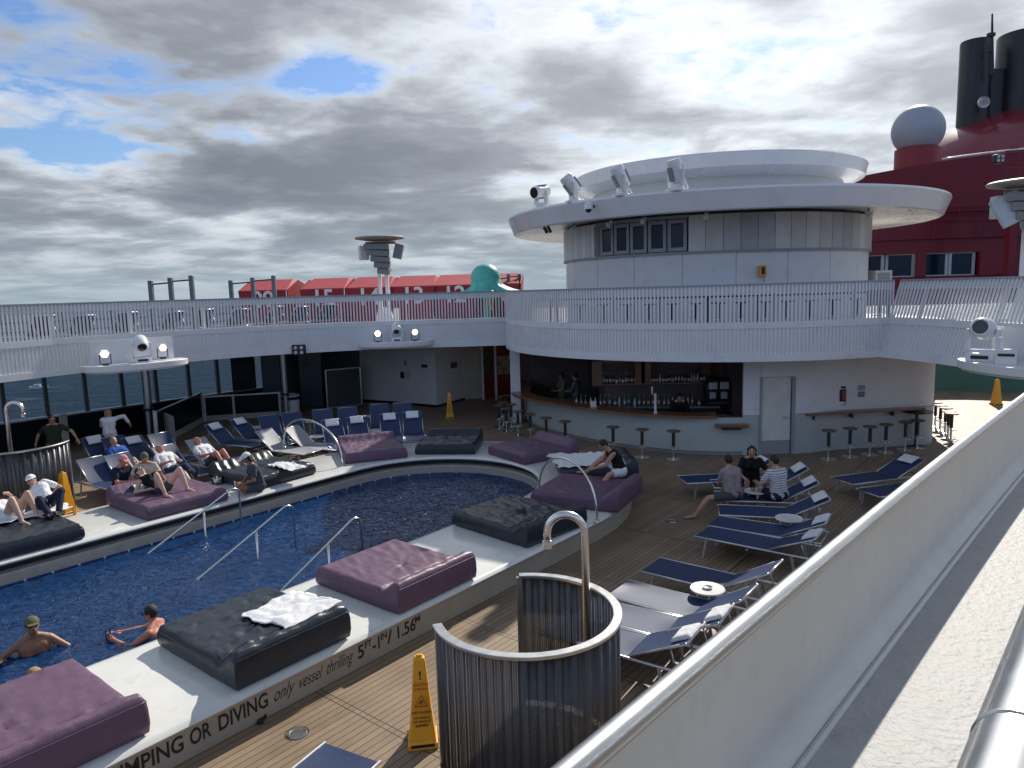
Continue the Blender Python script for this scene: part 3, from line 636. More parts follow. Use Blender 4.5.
# drum
DSH = Vector((-.10, 0, 0))
def vary_panels(name, r, z0, z1, a0, a1, edges, mats_, gap=.012):
    cuts = [a0] + edges + [a1]
    for i, (u, v) in enumerate(zip(cuts, cuts[1:])):
        g = gap / r; MB().lathe([(r - .05, z0), (r, z0), (r, z1), (r - .05, z1)], (IC.x - .10, IC.y, 0), max(2, int(abs(v - u) * 18)), u + g / 2, v - g / 2).build('wall_panel', mats_[i % len(mats_)], pav, smooth=30)
MB().lathe([(4.76, 3.3), (4.76, 6.6)], (IC.x - .10, IC.y, 0), 72).build('drum_core', dkmet, pav, smooth=True)
edges = [R(-180 + 17.5 * i) for i in range(1, 9)]
vary_panels('w', 4.84, 3.34, 5.50, R(-200), R(-10), [R(-182 + 17 * i) for i in range(0, 10)], [white], gap=.01)
# window band
wa0, _ = cyl(600, 240, 4.90); wa1, _ = cyl(692, 235, 4.90)
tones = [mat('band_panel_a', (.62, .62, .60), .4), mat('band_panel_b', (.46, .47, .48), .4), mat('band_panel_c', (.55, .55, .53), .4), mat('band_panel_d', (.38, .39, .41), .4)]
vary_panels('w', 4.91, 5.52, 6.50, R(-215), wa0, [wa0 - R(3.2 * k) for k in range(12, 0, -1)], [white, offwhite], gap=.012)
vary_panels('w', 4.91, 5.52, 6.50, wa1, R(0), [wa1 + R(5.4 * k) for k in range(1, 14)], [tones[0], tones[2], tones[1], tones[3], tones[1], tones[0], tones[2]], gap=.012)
MB().lathe([(4.93, 5.47), (4.93, 5.53)], (IC.x - .10, IC.y, 0), 72).build('band_sill', greyp, pav, smooth=True)
wn_ = 5; span = (wa1 - wa0); slot = span / 5.6
fm = mat('grey_window_frame', (.27, .29, .31), .45, .3)
for i in range(wn_):
    a = wa0 + slot * (.35 + i * 1.05); b = a + slot * .98
    p0 = ppt(a, 4.89) + DSH; p1 = ppt(b, 4.89) + DSH; dx = (p1 - p0).normalized(); nn = Vector((dx.y, -dx.x, 0)); m = MB()
    w = (p1 - p0).length
    for z in (5.60, 6.36): m.bar(p0 + Vector((0, 0, z)), p1 + Vector((0, 0, z)), .08, .10)
    for q in (p0 + dx * .045, p1 - dx * .045): m.bar(q + Vector((0, 0, 5.65)), q + Vector((0, 0, 6.31)), .08, .09, up=dx)
    wf = m.build('window', fm, pav)
    MB().bar(p0 + dx * .09 + nn * .012 + Vector((0, 0, 5.98)), p1 - dx * .09 + nn * .012 + Vector((0, 0, 5.98)), .012, .66).build('pane', mat('dark_blue_glass', (.006, .016, .035), .1, vary=.1, spec=.25), wf)
p0 = ppt(wa0 + slot * .02, 4.88) + DSH; MB().bar(p0 + Vector((0, 0, 5.54)), p0 + Vector((0, 0, 6.45)), .07, .2, up=(1, 0, 0)).build('window_post', greyp, pav)
MB().lathe([(4.88, 6.43), (4.93, 6.43), (4.93, 6.52), (4.88, 6.52)], (IC.x - .10, IC.y, 0), 20, wa0, wa1).build('window_head', fm, pav)
# big disc and small disc
MB().lathe([(4.7, 6.60), (6.3, 6.54), (6.52, 6.46), (6.64, 6.42), (6.70, 6.45), (6.88, 6.90), (6.86, 6.96), (6.7, 6.94), (0, 7.0)], (IC.x, IC.y, 0), 128).build('lower_disc_roof', white2, pav, smooth=35)
MB().lathe([(4.0, 6.95), (4.0, 7.9)], (IC.x, IC.y, 0), 96).build('upper_drum', offwhite, pav, smooth=True)
MB().lathe([(3.9, 7.60), (4.25, 7.64), (4.48, 7.76), (4.58, 7.80), (4.66, 8.14), (4.62, 8.18), (4.4, 8.18), (0, 8.22)], (IC.x, IC.y, 0), 128).build('upper_disc_roof', white2, pav, smooth=35)
for a in range(-170, -20, 12):
    q = ppt(R(a), 5.9, 6.575); MB().lathe([(.06, 0), (.05, -.03), (0, -.03)], q, 12).build('soffit_light', greyp, pav)
a, _ = cyl(841, 173, 4.02)

# ---- fittings on the pavilion
def box_fixture(name, label, px, py, r, z, yaw=0, tilt=0, group=None):
    a, _ = cyl(px, py, r); b = ppt(a, r, z); t = thing(name, label, 'light fixture', b, a + yaw, group)
    m = MB(); m.box((0, 0, .03), (.34, .42, .06)); m.box((-.05, 0, .12), (.2, .3, .14)); m.build('base', white2, t, world=False, bevel=.012)
    y = MB(); y.bar((-.02, -.2, .12), (.02, -.2, .52), .05, .14, up=(0, 1, 0)); y.bar((-.02, .2, .12), (.02, .2, .52), .05, .14, up=(0, 1, 0)); y.bar((-.22, -.2, .06), (-.02, -.2, .4), .03, .03); y.bar((-.22, .2, .06), (-.02, .2, .4), .03, .03); y.build('yoke', whitestr, t, world=False)
    M = Matrix.Rotation(tilt, 3, 'Y'); h = MB(); c = Vector((.02, 0, .5))
    prof = [(0, -.30), (.13, -.30), (.17, -.26), (.18, .1), (.19, .22), (.165, .28), (0, .28)]
    Mx = M @ Matrix.Rotation(PI / 2, 3, 'Y'); h.lathe(prof, c, 20, M=Mx); hd = h.build('head', white2, t, smooth=40, world=False)
    MB().lathe([(0, .284), (.15, .284), (.155, .275)], c, 20, M=Mx).build('lens', mat('lens_glass', (.02, .022, .03), .08), hd, world=False)
    fz = MB(); fz.box(c + M @ Vector((-.05, 0, .185)), (.34, .16, .03), M=M); fz.box(c + M @ Vector((-.05, 0, -.185)), (.34, .16, .03), M=M); fz.build('fin', shadem, hd, world=False); return t
g = 'searchlights on the disc roof'
box_fixture('searchlight', 'white searchlight at the left rim of the disc roof, dark lens facing out', 541, 196, 6.6, 6.94, yaw=.3, tilt=.15, group=g)
box_fixture('searchlight', 'white searchlight second from the left rim of the disc roof', 572, 194, 6.7, 6.94, yaw=-.5, tilt=-.9, group=g)
box_fixture('searchlight', 'white searchlight above the dome camera on the disc roof', 621, 190, 6.75, 6.94, yaw=-.7, tilt=-1.1, group=g)
box_fixture('searchlight', 'white searchlight furthest right on the disc roof', 676, 186, 6.75, 6.94, yaw=-.6, tilt=-1.25, group=g)
a, _ = cyl(590, 206, 7.05); t = thing('dome_camera', 'small white dome camera on the rim of the disc roof', 'camera', ppt(a, 6.88, 6.72), a)
MB().bar((-.02, 0, .02), (.2, 0, .05), .05, .06).build('bracket', dkmet, t, world=False); MB().lathe([(0, .12), (.09, .10), (.12, 0), (.115, -.06), (0, -.06)], (.24, 0, 0), 18).build('housing', white2, t, world=False, smooth=40); MB().ell((.24, 0, -.06), (.085, .085, .09)).build('dome', mat('lens_glass', (.02, .022, .03), .08), t, world=False, smooth=True)
for k, (px, lab) in enumerate(((545, 'left'), (557, 'right'))):
    a, _ = cyl(px, 236, 6.7); t = thing('spotlight', 'small black spotlight under the disc roof edge, the %s of the two' % lab, 'spotlight', ppt(a if k == 0 else a - .12, 6.55, 6.5)); MB().tube([(0, 0, 0.05), (0, 0, -.12)], .015, 6).build('stem', dkmet, t, world=False); MB().tube([(-.03, .05, -.1), (.03, -.08, -.24)], .05, 12).build('lamp_head', dkmet, t, world=False)
for k, (px, lab) in enumerate(((610, 'above the window band left end'), (644, 'above the middle windows'), (706, 'beyond the right end of the windows'), (574, 'above the left corner of the drum'), (868, 'under the right end of the disc roof'))):
    a, _ = cyl(px, 225, 5.3); t = thing('spotlight', 'white floodlight %s under the disc roof' % lab, 'spotlight', ppt(a, 5.3, 6.5), a); MB().tube([(0, 0, .12), (0, 0, -.06)], .02, 6).build('stem', dkmet, t, world=False); MB().tube([(-.06, 0, -.02), (.10, 0, -.12)], [.06, .075], 12).build('lamp_head', whitestr, t, world=False)
a, z = cyl(762, 271, 4.9); t = thing('emergency_phone', 'small yellow emergency phone box on the upper drum wall', 'phone box', ppt(a, 4.89, z - .14), a); MB().box((.05, 0, .14), (.1, .2, .32)).build('case', yellow, t, world=False, bevel=.02); MB().box((.11, 0, .15), (.03, .09, .2)).build('handset', black, t, world=False, bevel=.01); MB().tube([(.1, .02, .0), (.1, .05, -.15), (.08, -.03, -.12)], .01, 6).build('cord', black, t, world=False)
t = thing('wall_phone', 'black and red wall phone beside the long wooden ledge', 'phone'); c = aty(841, 395, 19.50); t.location = c; MB().box((0, -.05, .0), (.20, .1, .34)).build('case', black, t, world=False, bevel=.02); MB().box((0.02, -.11, .01), (.08, .04, .24)).build('handset', mat('red_plastic', (.35, .05, .03), .4), t, world=False, bevel=.01); MB().box((0, -.06, .22), (.18, .06, .06)).build('hood', black, t, world=False); MB().tube([(.08, -.06, -.1), (.1, -.08, -.25), (-.02, -.07, -.28), (-.06, -.06, -.16)], .01, 6).build('cord', black, t, world=False)
t = thing('notice_plate', 'small grey notice beside the wall phone', 'notice', aty(861, 392, 19.50)); MB().box((0, -.03, .12), (.17, .02, .13)).build('plate', greyp, t, world=False); MB().box((0, -.03, -.06), (.17, .02, .15)).build('plate', mat('blue_grey_print', (.16, .22, .28), .5), t, world=False)
# wooden ledges on the wall
lg = thing('wall_ledge', 'long curved wooden drinks ledge on the wall above the bar stools', 'ledge', (8, 19, 1)); c = spline([Vector(p) for p in [(7.9, 18.98, 1.05), (9.0, 19.14, 1.05), (10.2, 19.28, 1.05), (11.3, 19.42, 1.05)]], 5)
m = MB(); m.wall([p.xy for p in c], 1.04, 1.10, .30, side=1); m.build('board', wood, lg); m = MB()
for i in (1, 6, 11, 14): m.box((c[i].x, c[i].y + .2, .97), (.04, .22, .14))
m.build('bracket', dkmet, lg)
a0_, _ = cyl(716, 430, 5.9); a1_, _ = cyl(750, 430, 5.9); q0 = ppt(a0_, 5.9); q1 = ppt(a1_, 5.9)
lg = thing('wall_ledge', 'short wooden drinks ledge left of the white door', 'ledge', (q0.x, q0.y, .95)); m = MB(); mid = (q0 + q1) / 2; m.bar(q0 + Vector((0, .1, .84)), q1 + Vector((0, .1, .84)), .3, .07); m.build('board', wood, lg, bevel=.008); MB().bar(mid + Vector((0, .05, .75)), mid + Vector((0, .25, .75)), .5, .05).build('bracket', dkmet, lg)

# ---- light shelves with moving lights
def shelf(label, c, r, rz, wide=1.35):
    t = thing('light_shelf', label, 'platform', c, rz, 'half round white light shelves on the railing')
    m = MB(); pts = [(wide, .35), (wide, 0)] + [(wide * math.cos(a) * 1.0, -r * math.sin(a)) for a in [PI * i / 16 for i in range(1, 16)]] + [(-wide, 0), (-wide, .35)]
    m.prism(pts[::-1], -.16, .0); m.build('shelf_body', white, t, world=False, bevel=.01)
    MB().prism([(p[0] * .93, p[1] * .93) for p in pts][::-1], -.20, -.162).build('soffit', offwhite, t, world=False); MB().box((0, .28, .32), (2.2, .06, .64)).build('back_panel', white, t, world=False); return t
lit = emit('warm_led', (1, .74, .52), 9); lit2 = emit('pink_led', (1, .42, .30), 5)
def par(label, loc, rz, lm, group='small lit lamps on the light shelves'):
    t = thing('par_lamp', label, 'lamp', loc, rz, group); MB().box((0, 0, .01), (.14, .14, .03)).build('base', dkmet, t, world=False)
    y = MB(); y.bar((-.13, 0, .04), (-.13, 0, .30), .03, .02); y.bar((.13, 0, .04), (.13, 0, .30), .03, .02); y.bar((-.13, 0, .04), (.13, 0, .04), .03, .02); y.build('bracket', dkmet, t, world=False)
    M = Matrix.Rotation(PI / 2 + .15, 3, 'X'); h = MB(); h.lathe([(0, -.12), (.08, -.12), (.12, .02), (.125, .10), (.105, .10)], (0, 0, .32), 6, M=M); b = h.build('lamp_head', whitestr, t, world=False)
    MB().lathe([(0, .085), (.098, .085)], (0, 0, .32), 6, M=M).build('lit_face', lm, b, world=False)
def mover(label, loc, rz, tilt=.3, scale=1.0):
    t = thing('moving_head_light', label, 'moving light', loc, rz, 'moving head lights on the light shelves'); s = scale
    MB().box((0, 0, .06 * s), (.36 * s, .3 * s, .12 * s)).build('base', white2, t, world=False, bevel=.015); MB().box((0, -.152 * s, .06 * s), (.22 * s, .01, .05 * s)).build('display', black, t, world=False)
    y = MB(); y.bar((-.19 * s, 0, .12 * s), (-.19 * s, 0, .46 * s), .12 * s, .045 * s, up=(1, 0, 0)); y.bar((.19 * s, 0, .12 * s), (.19 * s, 0, .46 * s), .12 * s, .045 * s, up=(1, 0, 0)); y.bar((-.19 * s, 0, .14 * s), (.19 * s, 0, .14 * s), .12 * s, .05 * s); y.build('yoke', white2, t, world=False)
    M = Matrix.Rotation(PI / 2 + tilt, 3, 'X'); h = MB(); h.lathe([(0, -.24 * s), (.09 * s, -.23 * s), (.15 * s, -.14 * s), (.165 * s, 0), (.15 * s, .14 * s), (.12 * s, .2 * s), (0, .2 * s)], (0, 0, .46 * s), 20, M=M); hd = h.build('head', white2, t, world=False, smooth=40)
    MB().lathe([(0, .205 * s), (.1 * s, .205 * s)], (0, 0, .46 * s), 20, M=M).build('lens', mat('lens_glass', (.02, .022, .03), .08), hd, world=False)
def shelf_at(label, px, py, rz, back=.0):
    c = at(px, py, 2.80); return shelf(label, (c.x, c.y, 2.92), .55, rz), Vector((c.x, c.y, 2.92))
cL = Vector((-11.0, 20.35, 2.95)); aL = math.atan2(2.7, 2.5) ; rzL = R(50)
cc = at(146, 366, 2.85); cL = Vector((cc.x - .35, cc.y + .3, 2.93)); shelf('half round light shelf on the railing at the left, above the standing woman', cL, .55, rzL)
def off(c, rz, x, y, z): return (c.x + x * math.cos(rz) - y * math.sin(rz), c.y + x * math.sin(rz) + y * math.cos(rz), c.z + z)
par('bright hexagonal lamp left of the moving light on the left shelf', off(cL, rzL, -.85, -.05, 0), rzL - .5, lit); mover('white moving head light in the middle of the left shelf', off(cL, rzL, .05, -.15, 0), rzL - .3, .5, 1.15); par('pink lit lamp right of the moving light on the left shelf', off(cL, rzL, .62, -.12, .05), rzL - .2, lit2)
cc = at(395, 345, 2.85); cC = Vector((cc.x, cc.y + .35, 2.95)); rzC = R(8); shelf('half round light shelf on the railing below the speaker mast', cC, .55, rzC, 1.25)
par('lit lamp left of the moving light below the speaker mast', off(cC, rzC, -.62, -.12, 0), rzC, lit); mover('white moving head light below the speaker mast', off(cC, rzC, .02, -.15, 0), rzC, .6, 1.0); par('lit lamp right of the moving light below the speaker mast', off(cC, rzC, .65, -.12, 0), rzC, lit)
cR = Vector((9.55, 13.2, 2.98)); rzR = R(-80); shelf('half round light shelf on the right railing, cut by the picture edge', cR, .7, rzR, 1.5)
mover('large white moving head light on the right hand shelf', off(cR, rzR, -.85, -.2, 0), rzR + .6, -.2, 1.35)
t = thing('lighting_control_box', 'flat white control unit beside the moving light on the right shelf', 'control box', off(cR, rzR, -.2, -.3, 0), rzR + .8); MB().box((0, 0, .14), (.34, .3, .28)).build('case', white2, t, world=False, bevel=.01); MB().box((0, -.152, .18), (.26, .01, .05)).build('vent', black, t, world=False); MB().tube([(-.1, 0, .28), (-.1, 0, .5)], .04, 10).build('stem', white2, t, world=False)

# ================================================================ WALLS ROUND THE DECK
def onwall(px, py, off=15.0):
    d = ray(px, py); o = pl(0, off); den = d.x * PU.y - d.y * PU.x
    t = (o.x * PU.y - o.y * PU.x) / den; q = Vector((d.x * t, d.y * t)); return (q - o.xy).dot(PU), H + d.z * t
ww = thing('window_wall', 'long glazed windbreak wall with dark mullions looking out to the sea', 'wall', pl(-3, 15.0))
def lseg(m, s0, s1, z0, z1, n=15.0, th=.1): a = pl(s0, n, (z0 + z1) / 2); b = pl(s1, n, (z0 + z1) / 2); m.bar(a, b, th, z1 - z0)
S0, S1 = -22, 6.2
m = MB(); lseg(m, S0, S1, 0, .93); m.build('dark_panel', navyd, ww); m = MB(); lseg(m, S0, S1, .93, .99, th=.16); m.build('cap_rail', bsteel, ww)
m = MB(); lseg(m, S0, S1, 2.62, 2.80, th=.14); m.build('header', greyp, ww)
ms = [onwall(px, 400)[0] for px in (3, 46, 86, 123, 157, 190, 219)] + [onwall(3, 400)[0] - 1.75 * k for k in range(1, 8)] + [S1]
mul = mat('mullion_paint', (.07, .08, .09), .4)
for s in ms:
    MB().bar(pl(s, 14.96, .99), pl(s, 15.0, 2.62), .16, .09, up=(PU.x, PU.y, 0)).build('mullion', mul, ww)
ms.sort()
for a, b in zip(ms, ms[1:]):
    m = MB(); lseg(m, a + .05, b - .05, .99, 2.62, th=.012); m.build('pane', pane, ww)
# back rooms under the upper deck
e0 = pl(6.2, 15.0)
bw = thing('back_wall', 'dark recessed wall in the shade beyond the windbreaks', 'wall', (-8, 30, 0))
q1 = at(362, 401.5); MB().wall([e0.xy, Vector((-8.6, 31.3)), q1.xy], 0, 2.78, .12).build('wall_body', mat('dark_blue_wall', (.07, .08, .09), .45, vary=.3, scale=.7), bw)
for px0, px1, mm in ((232, 256, black), (262, 280, mat('dark_blue_grey_panel', (.06, .085, .11), .3)), (300, 322, mat('dark_blue_grey_panel', (.06, .085, .11), .3))):
    a = aty(px0, 380, 28.7 if px0 < 290 else 29.6); b = aty(px1, 380, 29.0 if px0 < 290 else 29.6); a.z = b.z = 1.35; MB().bar(a, b, .06, 2.6).build('panel', mm, bw)
rw = thing('service_room', 'pale grey angular service room with small signs in the shade', 'building', (-4, 29, 0))
roomw = mat('shaded_room_paint', (.74, .75, .75), .5, vary=.05, scale=.8)
rp_ = [at(362, 401.5).xy, at(392, 403.5).xy, at(437, 407.5).xy, at(465, 400).xy]
MB().wall(rp_, .1, 2.78, .1).build('wall', roomw, rw); MB().wall([p for p in rp_], 0, .1, .09).build('plinth', black, rw)
MB().wall([at(465.3, 399.6).xy, at(482, 398).xy], 0, 2.78, .1).build('side_wall', mat('beige_laminate', (.55, .50, .40), .4, vary=.12, scale=2), rw)
def wall_item(px, py, w, h, base, nm, mm, par, dz=0):
    pass
dA = (rp_[2] - rp_[1]).normalized(); nA = Vector((dA.y, -dA.x)); 
def onseg(a, b, px):
    d = ray(px, 390); e = b - a; den = d.x * e.y - d.y * e.x; t = (a.x * e.y - a.y * e.x) / den; return Vector((d.x * t, d.y * t))
def plate(nm, px, py, w, h, a, b, mm, par=None, th=.03):
    q = onseg(a, b, px); d_ = (b - a).normalized(); n_ = Vector((d_.y, -d_.x)); dist = q.y; z = H + ray(px, py).z * (q.y / ray(px, py).y)
    c = Vector((q.x, q.y, z)) + Vector((n_.x, n_.y, 0)) * .02; return MB().bar(c - Vector((d_.x, d_.y, 0)) * w / 2, c + Vector((d_.x, d_.y, 0)) * w / 2, th, h).build(nm, mm, par)
plate('notice', 407, 375, .5, .35, rp_[1], rp_[2], mat('notice_paper', (.6, .62, .62), .5), rw); plate('emblem', 403.5, 375, .2, .26, rp_[1], rp_[2], black, rw, .045)
plate('small_sign', 407, 363, .12, .22, rp_[1], rp_[2], greyp, rw); plate('small_sign', 425.5, 366, .3, .12, rp_[1], rp_[2], dkmet, rw); plate('small_sign', 454.5, 365, .42, .24, rp_[2], rp_[3], dkmet, rw)
rl = thing('red_lounge_wall', 'dark red wall with pictures and pale posts beside the bar', 'wall', (-.6, 31, 0))
MB().wall([at(482, 398).xy, at(516, 399).xy + Vector((0, 1.5)), Vector((1.2, 31.6))], 0, 2.78, .1).build('wall_body', mat('dark_red_wall', (.16, .012, .018), .4, vary=.25, scale=1.2), rl)
for px in (483.5, 496.5):
    a = at(px, 399); a.y -= .15; MB().bar(a, a + Vector((0, 0, 2.75)), .10, .12, up=(0, 1, 0)).build('post', offwhite, rl)
a_, b_ = at(482, 398).xy, at(516, 399).xy + Vector((0, 1.5)); plate('picture', 505, 365, .75, .8, a_, b_, mat('faded_mural', (.34, .27, .22), .5, vary=.6, scale=4), rl, .05); plate('picture', 487, 362, .3, .9, a_, b_, mat('dark_green_panel', (.04, .09, .08), .4, vary=.5, scale=5), rl, .05)
fp = thing('framed_glass_screen', 'leaning framed grey glass screen in front of the back wall', 'screen', at(344, 408)); a = at(328, 410); b = at(362, 406)
MB().bar(a.lerp(b, .02) + Vector((0, 0, .85)), b.lerp(a, .02) + Vector((0, 0, .85)), .04, 1.5).build('pane', mat('grey_blue_screen', (.055, .07, .075), .3), fp); m = MB()
for z in (.08, 1.62): m.bar(a + Vector((0, 0, z)), b + Vector((0, 0, z)), .06, .05)
for q in (a, b): m.bar(q + Vector((0, 0, .08)), q + Vector((0, 0, 1.62)), .06, .05, up=(1, 0, 0))
m.build('frame', bsteel, fp)
# windbreak partitions
def partition(label, pts, z, group='dark windbreak partitions'):
    t = thing('windbreak', label, 'windbreak', pts[0], group=group)
    for a, b in zip(pts, pts[1:]):
        a = Vector(a); b = Vector(b); MB().bar(a + Vector((0, 0, .2 + (z - .2) / 2)), b + Vector((0, 0, .2 + (z - .2) / 2)), .03, z - .2).build('dark_pane', navyd, t)
        MB().bar(a + Vector((0, 0, .1)), b + Vector((0, 0, .1)), .07, .2).build('base_board', mat('warm_grey_board', (.40, .38, .36), .5), t); MB().bar(a + Vector((0, 0, z + .02)), b + Vector((0, 0, z + .02)), .06, .05).build('top_rail', bsteel, t)
    for a in pts: MB().bar(Vector(a), Vector(a) + Vector((0, 0, z + .06)), .08, .08, up=(0, 1, 0)).build('post', whitestr, t)
partition('dark glazed windbreak running back from the lit lounger backs', [at(158, 447), at(203, 422)], 1.08)
partition('long dark glazed windbreak with white end post behind the loungers', [at(206, 421), at(235, 419), at(281, 416)], .90)
t = thing('end_screen', 'pale curved end screen beside the silver column', 'screen', at(164, 445)); MB().wall(spline([Vector((*at(155, 440).xy, 0)), Vector((*at(166, 443).xy, 0)), Vector((*at(175, 449).xy, 0))], 4), .15, 1.0, .04).build('sheet', offwhite, t, smooth=40); MB().bar(at(175, 449), at(175, 449) + Vector((0, 0, 1.05)), .05, .05, up=(0, 1, 0)).build('post', bsteel, t)
t = thing('end_screen', 'small pale panel behind the man in the dark green shirt', 'screen', at(66, 448)); MB().bar(at(63, 451) + Vector((0, 0, .7)), at(70, 449) + Vector((0, 0, .7)), .04, .9).build('sheet', offwhite, t); MB().bar(at(66.5, 450), at(66.5, 450) + Vector((0, 0, .3)), .1, .04, up=(0, 1, 0)).build('foot', bsteel, t)
for px, py, lab, th in ((151, 437, 'silver column under the left light shelf', .13), (287, 419, 'silver column beside the white bin, under the railing', .10)):
    a = at(px, py); t = thing('deck_column', lab, 'column', a); MB().lathe([(th * 1.3, 0), (th * 1.3, .06), (th, .07), (th, 2.6), (th * 1.2, 2.62), (th * 1.2, 2.78)], (0, 0, 0), 20).build('shaft', bsteel, t, world=False, smooth=40); MB().lathe([(th * 1.25, .9), (th * 1.25, 1.0), (th, 1.0)], (0, 0, 0), 20).build('collar', dkmet, t, world=False)
t = thing('waste_bin', 'white round bin with dark blue band beside the silver column', 'bin', at(292, 416)); MB().lathe([(0, 0), (.3, 0), (.33, .62), (.33, .66)], seg=24).build('body', offwhite, t, world=False, smooth=40); MB().lathe([(.335, .66), (.335, .78)], seg=24).build('band', c_navy, t, world=False, smooth=40); MB().lathe([(.34, .78), (.34, .84), (.18, .88), (.16, .85), (0, .85)], seg=24).build('lid', offwhite, t, world=False, smooth=40)
# black box lights hanging from the railing
t = thing('floodlight', 'black four lens floodlight hanging on the left railing edge', 'floodlight', aty(299, 350, 24.2)); MB().box((0, 0, 0), (.46, .12, .36)).build('housing', black, t, world=False, bevel=.03); MB().bar((0, .06, .1), (-.05, .55, .1), .05, .05).build('bracket', dkmet, t, world=False)
for x in (-.1, .1):
    for z in (-.08, .08): MB().lathe([(0, .0), (.055, 0), (.06, -.01)], (x, -.065, z), 12, M=Matrix.Rotation(PI / 2, 3, 'X')).build('lens', mat('pale_lens', (.5, .52, .55), .2), t, world=False)

q = at(38.5, 388.5, -28); t = thing('motor_boat', 'tiny white motor boat far out on the sea, seen through the left windows', 'boat', q, R(20)); m = MB(); hull = [(-3, -.9), (1.6, -1.0), (3.6, 0), (1.6, 1.0), (-3, .9)]; m.prism(hull, 0, .9); m.build('hull', white2, t, world=False); MB().box((-.4, 0, 1.3), (2.2, 1.3, .8)).build('cabin', white2, t, world=False, bevel=.1)

# green wall and lit yard to the right of the bar
gw = thing('green_wall', 'dark green wall with white cap beyond the round bar', 'wall', (16, 28, 0)); m = MB(); gp = [at(931, 391).xy, at(960, 391).xy, at(1000, 392).xy, Vector((30, 26))]
m.wall(gp, 0, 1.75, .15); m.build('wall_body', greenw, gw); MB().wall(gp, 1.75, 1.85, .25).build('cap', white, gw)
gw2 = thing('rear_screen_wall', 'turquoise grey screen behind the green wall', 'wall', (18, 31, 0)); MB().wall([Vector((13, 32)), Vector((24, 31)), Vector((36, 29))], 0, 2.7, .15).build('wall_body', mat('turquoise_grey_paint', (.12, .26, .27), .5), gw2); MB().wall([Vector((13, 32)), Vector((24, 31)), Vector((36, 29))], 2.7, 2.8, .2).build('cap', white, gw2)

# ================================================================ NEAR BULWARK (below the camera)
AZN = R(41.5); ND = Vector((math.sin(AZN), math.cos(AZN), 0)); NN = Vector((ND.y, -ND.x, 0))
def nr(t, s, h): 
    k = .0030 * max(t, 0)**2
    return ND * t + NN * (s + k) + Vector((0, 0, H - h))
ts = [-2 + .3 * i for i in range(0, 36)]
def sweep(m, sec, closed=True):
    n = len(sec); vs = [nr(t, s, h) for t in ts for s, h in sec]; k = n if closed else n - 1
    return m.add(vs, [(i * n + j, i * n + (j + 1) % n, (i + 1) * n + (j + 1) % n, (i + 1) * n + j) for i in range(len(ts) - 1) for j in range(k)])
nb = thing('bulwark', 'grey metal bulwark with a stainless top rail sweeping past the camera', 'bulwark', (0, 0, 3.3))
grough = mat('galvanised_ledge', (.44, .44, .425), .55, 0, vary=.08, scale=9, bump=.35, bscale=48, spec=.25, dirt=((.37, .365, .35), 13))
gpanel = mat('bulwark_panel', (.62, .61, .57), .40, .1, vary=.06, scale=2, bump=.10, bscale=14, dirt=((.54, .53, .49), 7))
hA, hF, sA, sB, sD = .73, 1.15, -.630, -.655, -.27
m = MB(); m.tube([nr(t, sA - .005, hA + .022) for t in ts], .024, 16); m.build('top_rail', bsteel, nb, smooth=True)
sweep(MB(), [(sA + .004, hA + .04), (sA + .001, hA + .06), (sB + .03, hF - .06), (sB + .06, hF - .012), (sB + .10, hF), (sB + .10, hF + .03), (sB - .03, hF + .03), (sA - .06, hA + .05)]).build('side_panel', gpanel, nb, smooth=45)
sweep(MB(), [(sB + .10, hF + .001), (sD, hF), (sD, hF + .03), (sB + .10, hF + .031)]).build('ledge', grough, nb, smooth=45)
m = MB()
m.tube([nr(t, sB + .085, hF - .004) for t in ts], .005, 6); m.build('weld_seam', grough, nb, smooth=True)
sweep(MB(), [(sD + .002, hF + .003), (sD + .012, hF + .003), (sD + .012, hF + .6), (sD + .002, hF + .6)]).build('inner_skirt', gpanel, nb)
hr = thing('inner_handrail', 'thick round stainless handrail in the bottom right corner', 'handrail', (.1, .4, 3.3))
m = MB(); m.tube([nr(t, -.088, .60) for t in ts], .055, 24); m.build('tube', steel, hr, smooth=True)
for t_ in (1.05, 3.0, 5.0): m = MB(); m.tube([nr(t_ - .004, -.088, .60), nr(t_ + .004, -.088, .60)], .0566, 24); m.build('joint_ring', bsteel, hr, smooth=True)
for t_ in (2.5, 5.5): m = MB(); m.tube([nr(t_, -.085, .66), nr(t_, -.085, 1.5)], .02, 12); m.build('stanchion', steel, hr, smooth=True)

# ================================================================ UPPER DECK BACKGROUND
outer = [pl(-20, 15.6), pl(-4, 15.6), pl(8, 15.8), pl(17, 15.9)]
t = thing('ship_side_railing', 'thin outer railing of the upper deck seen through the slats', 'railing', pl(0, 15.6, 3.32)); m = MB()
for z in (3.7, 4.0, 4.36): m.tube([(p.x, p.y, z) for p in outer], .02, 6)
m.build('rails', dkmet, t); m = MB()
for i in range(0, 24): q = pl(-20 + 1.55 * i, 15.65); m.bar((q.x, q.y, 3.32), (q.x, q.y, 4.38), .05, .05)
m.build('posts', dkmet, t)
cab_t = [('09', 273), ('15', 331), ('14', 375), ('13', 418), ('12', 458), ('11', 500)]
cab_l = {'09': 'leftmost red cabana, partly behind a steel pull-up frame', '15': 'red cabana with the number fifteen left of the speaker mast', '14': 'red cabana with the number fourteen right behind the speaker mast', '13': 'red cabana with the number thirteen right of the speaker mast', '12': 'red cabana with the number twelve beside the teal sculpture', '11': 'rightmost red cabana, hidden behind the teal sculpture'}
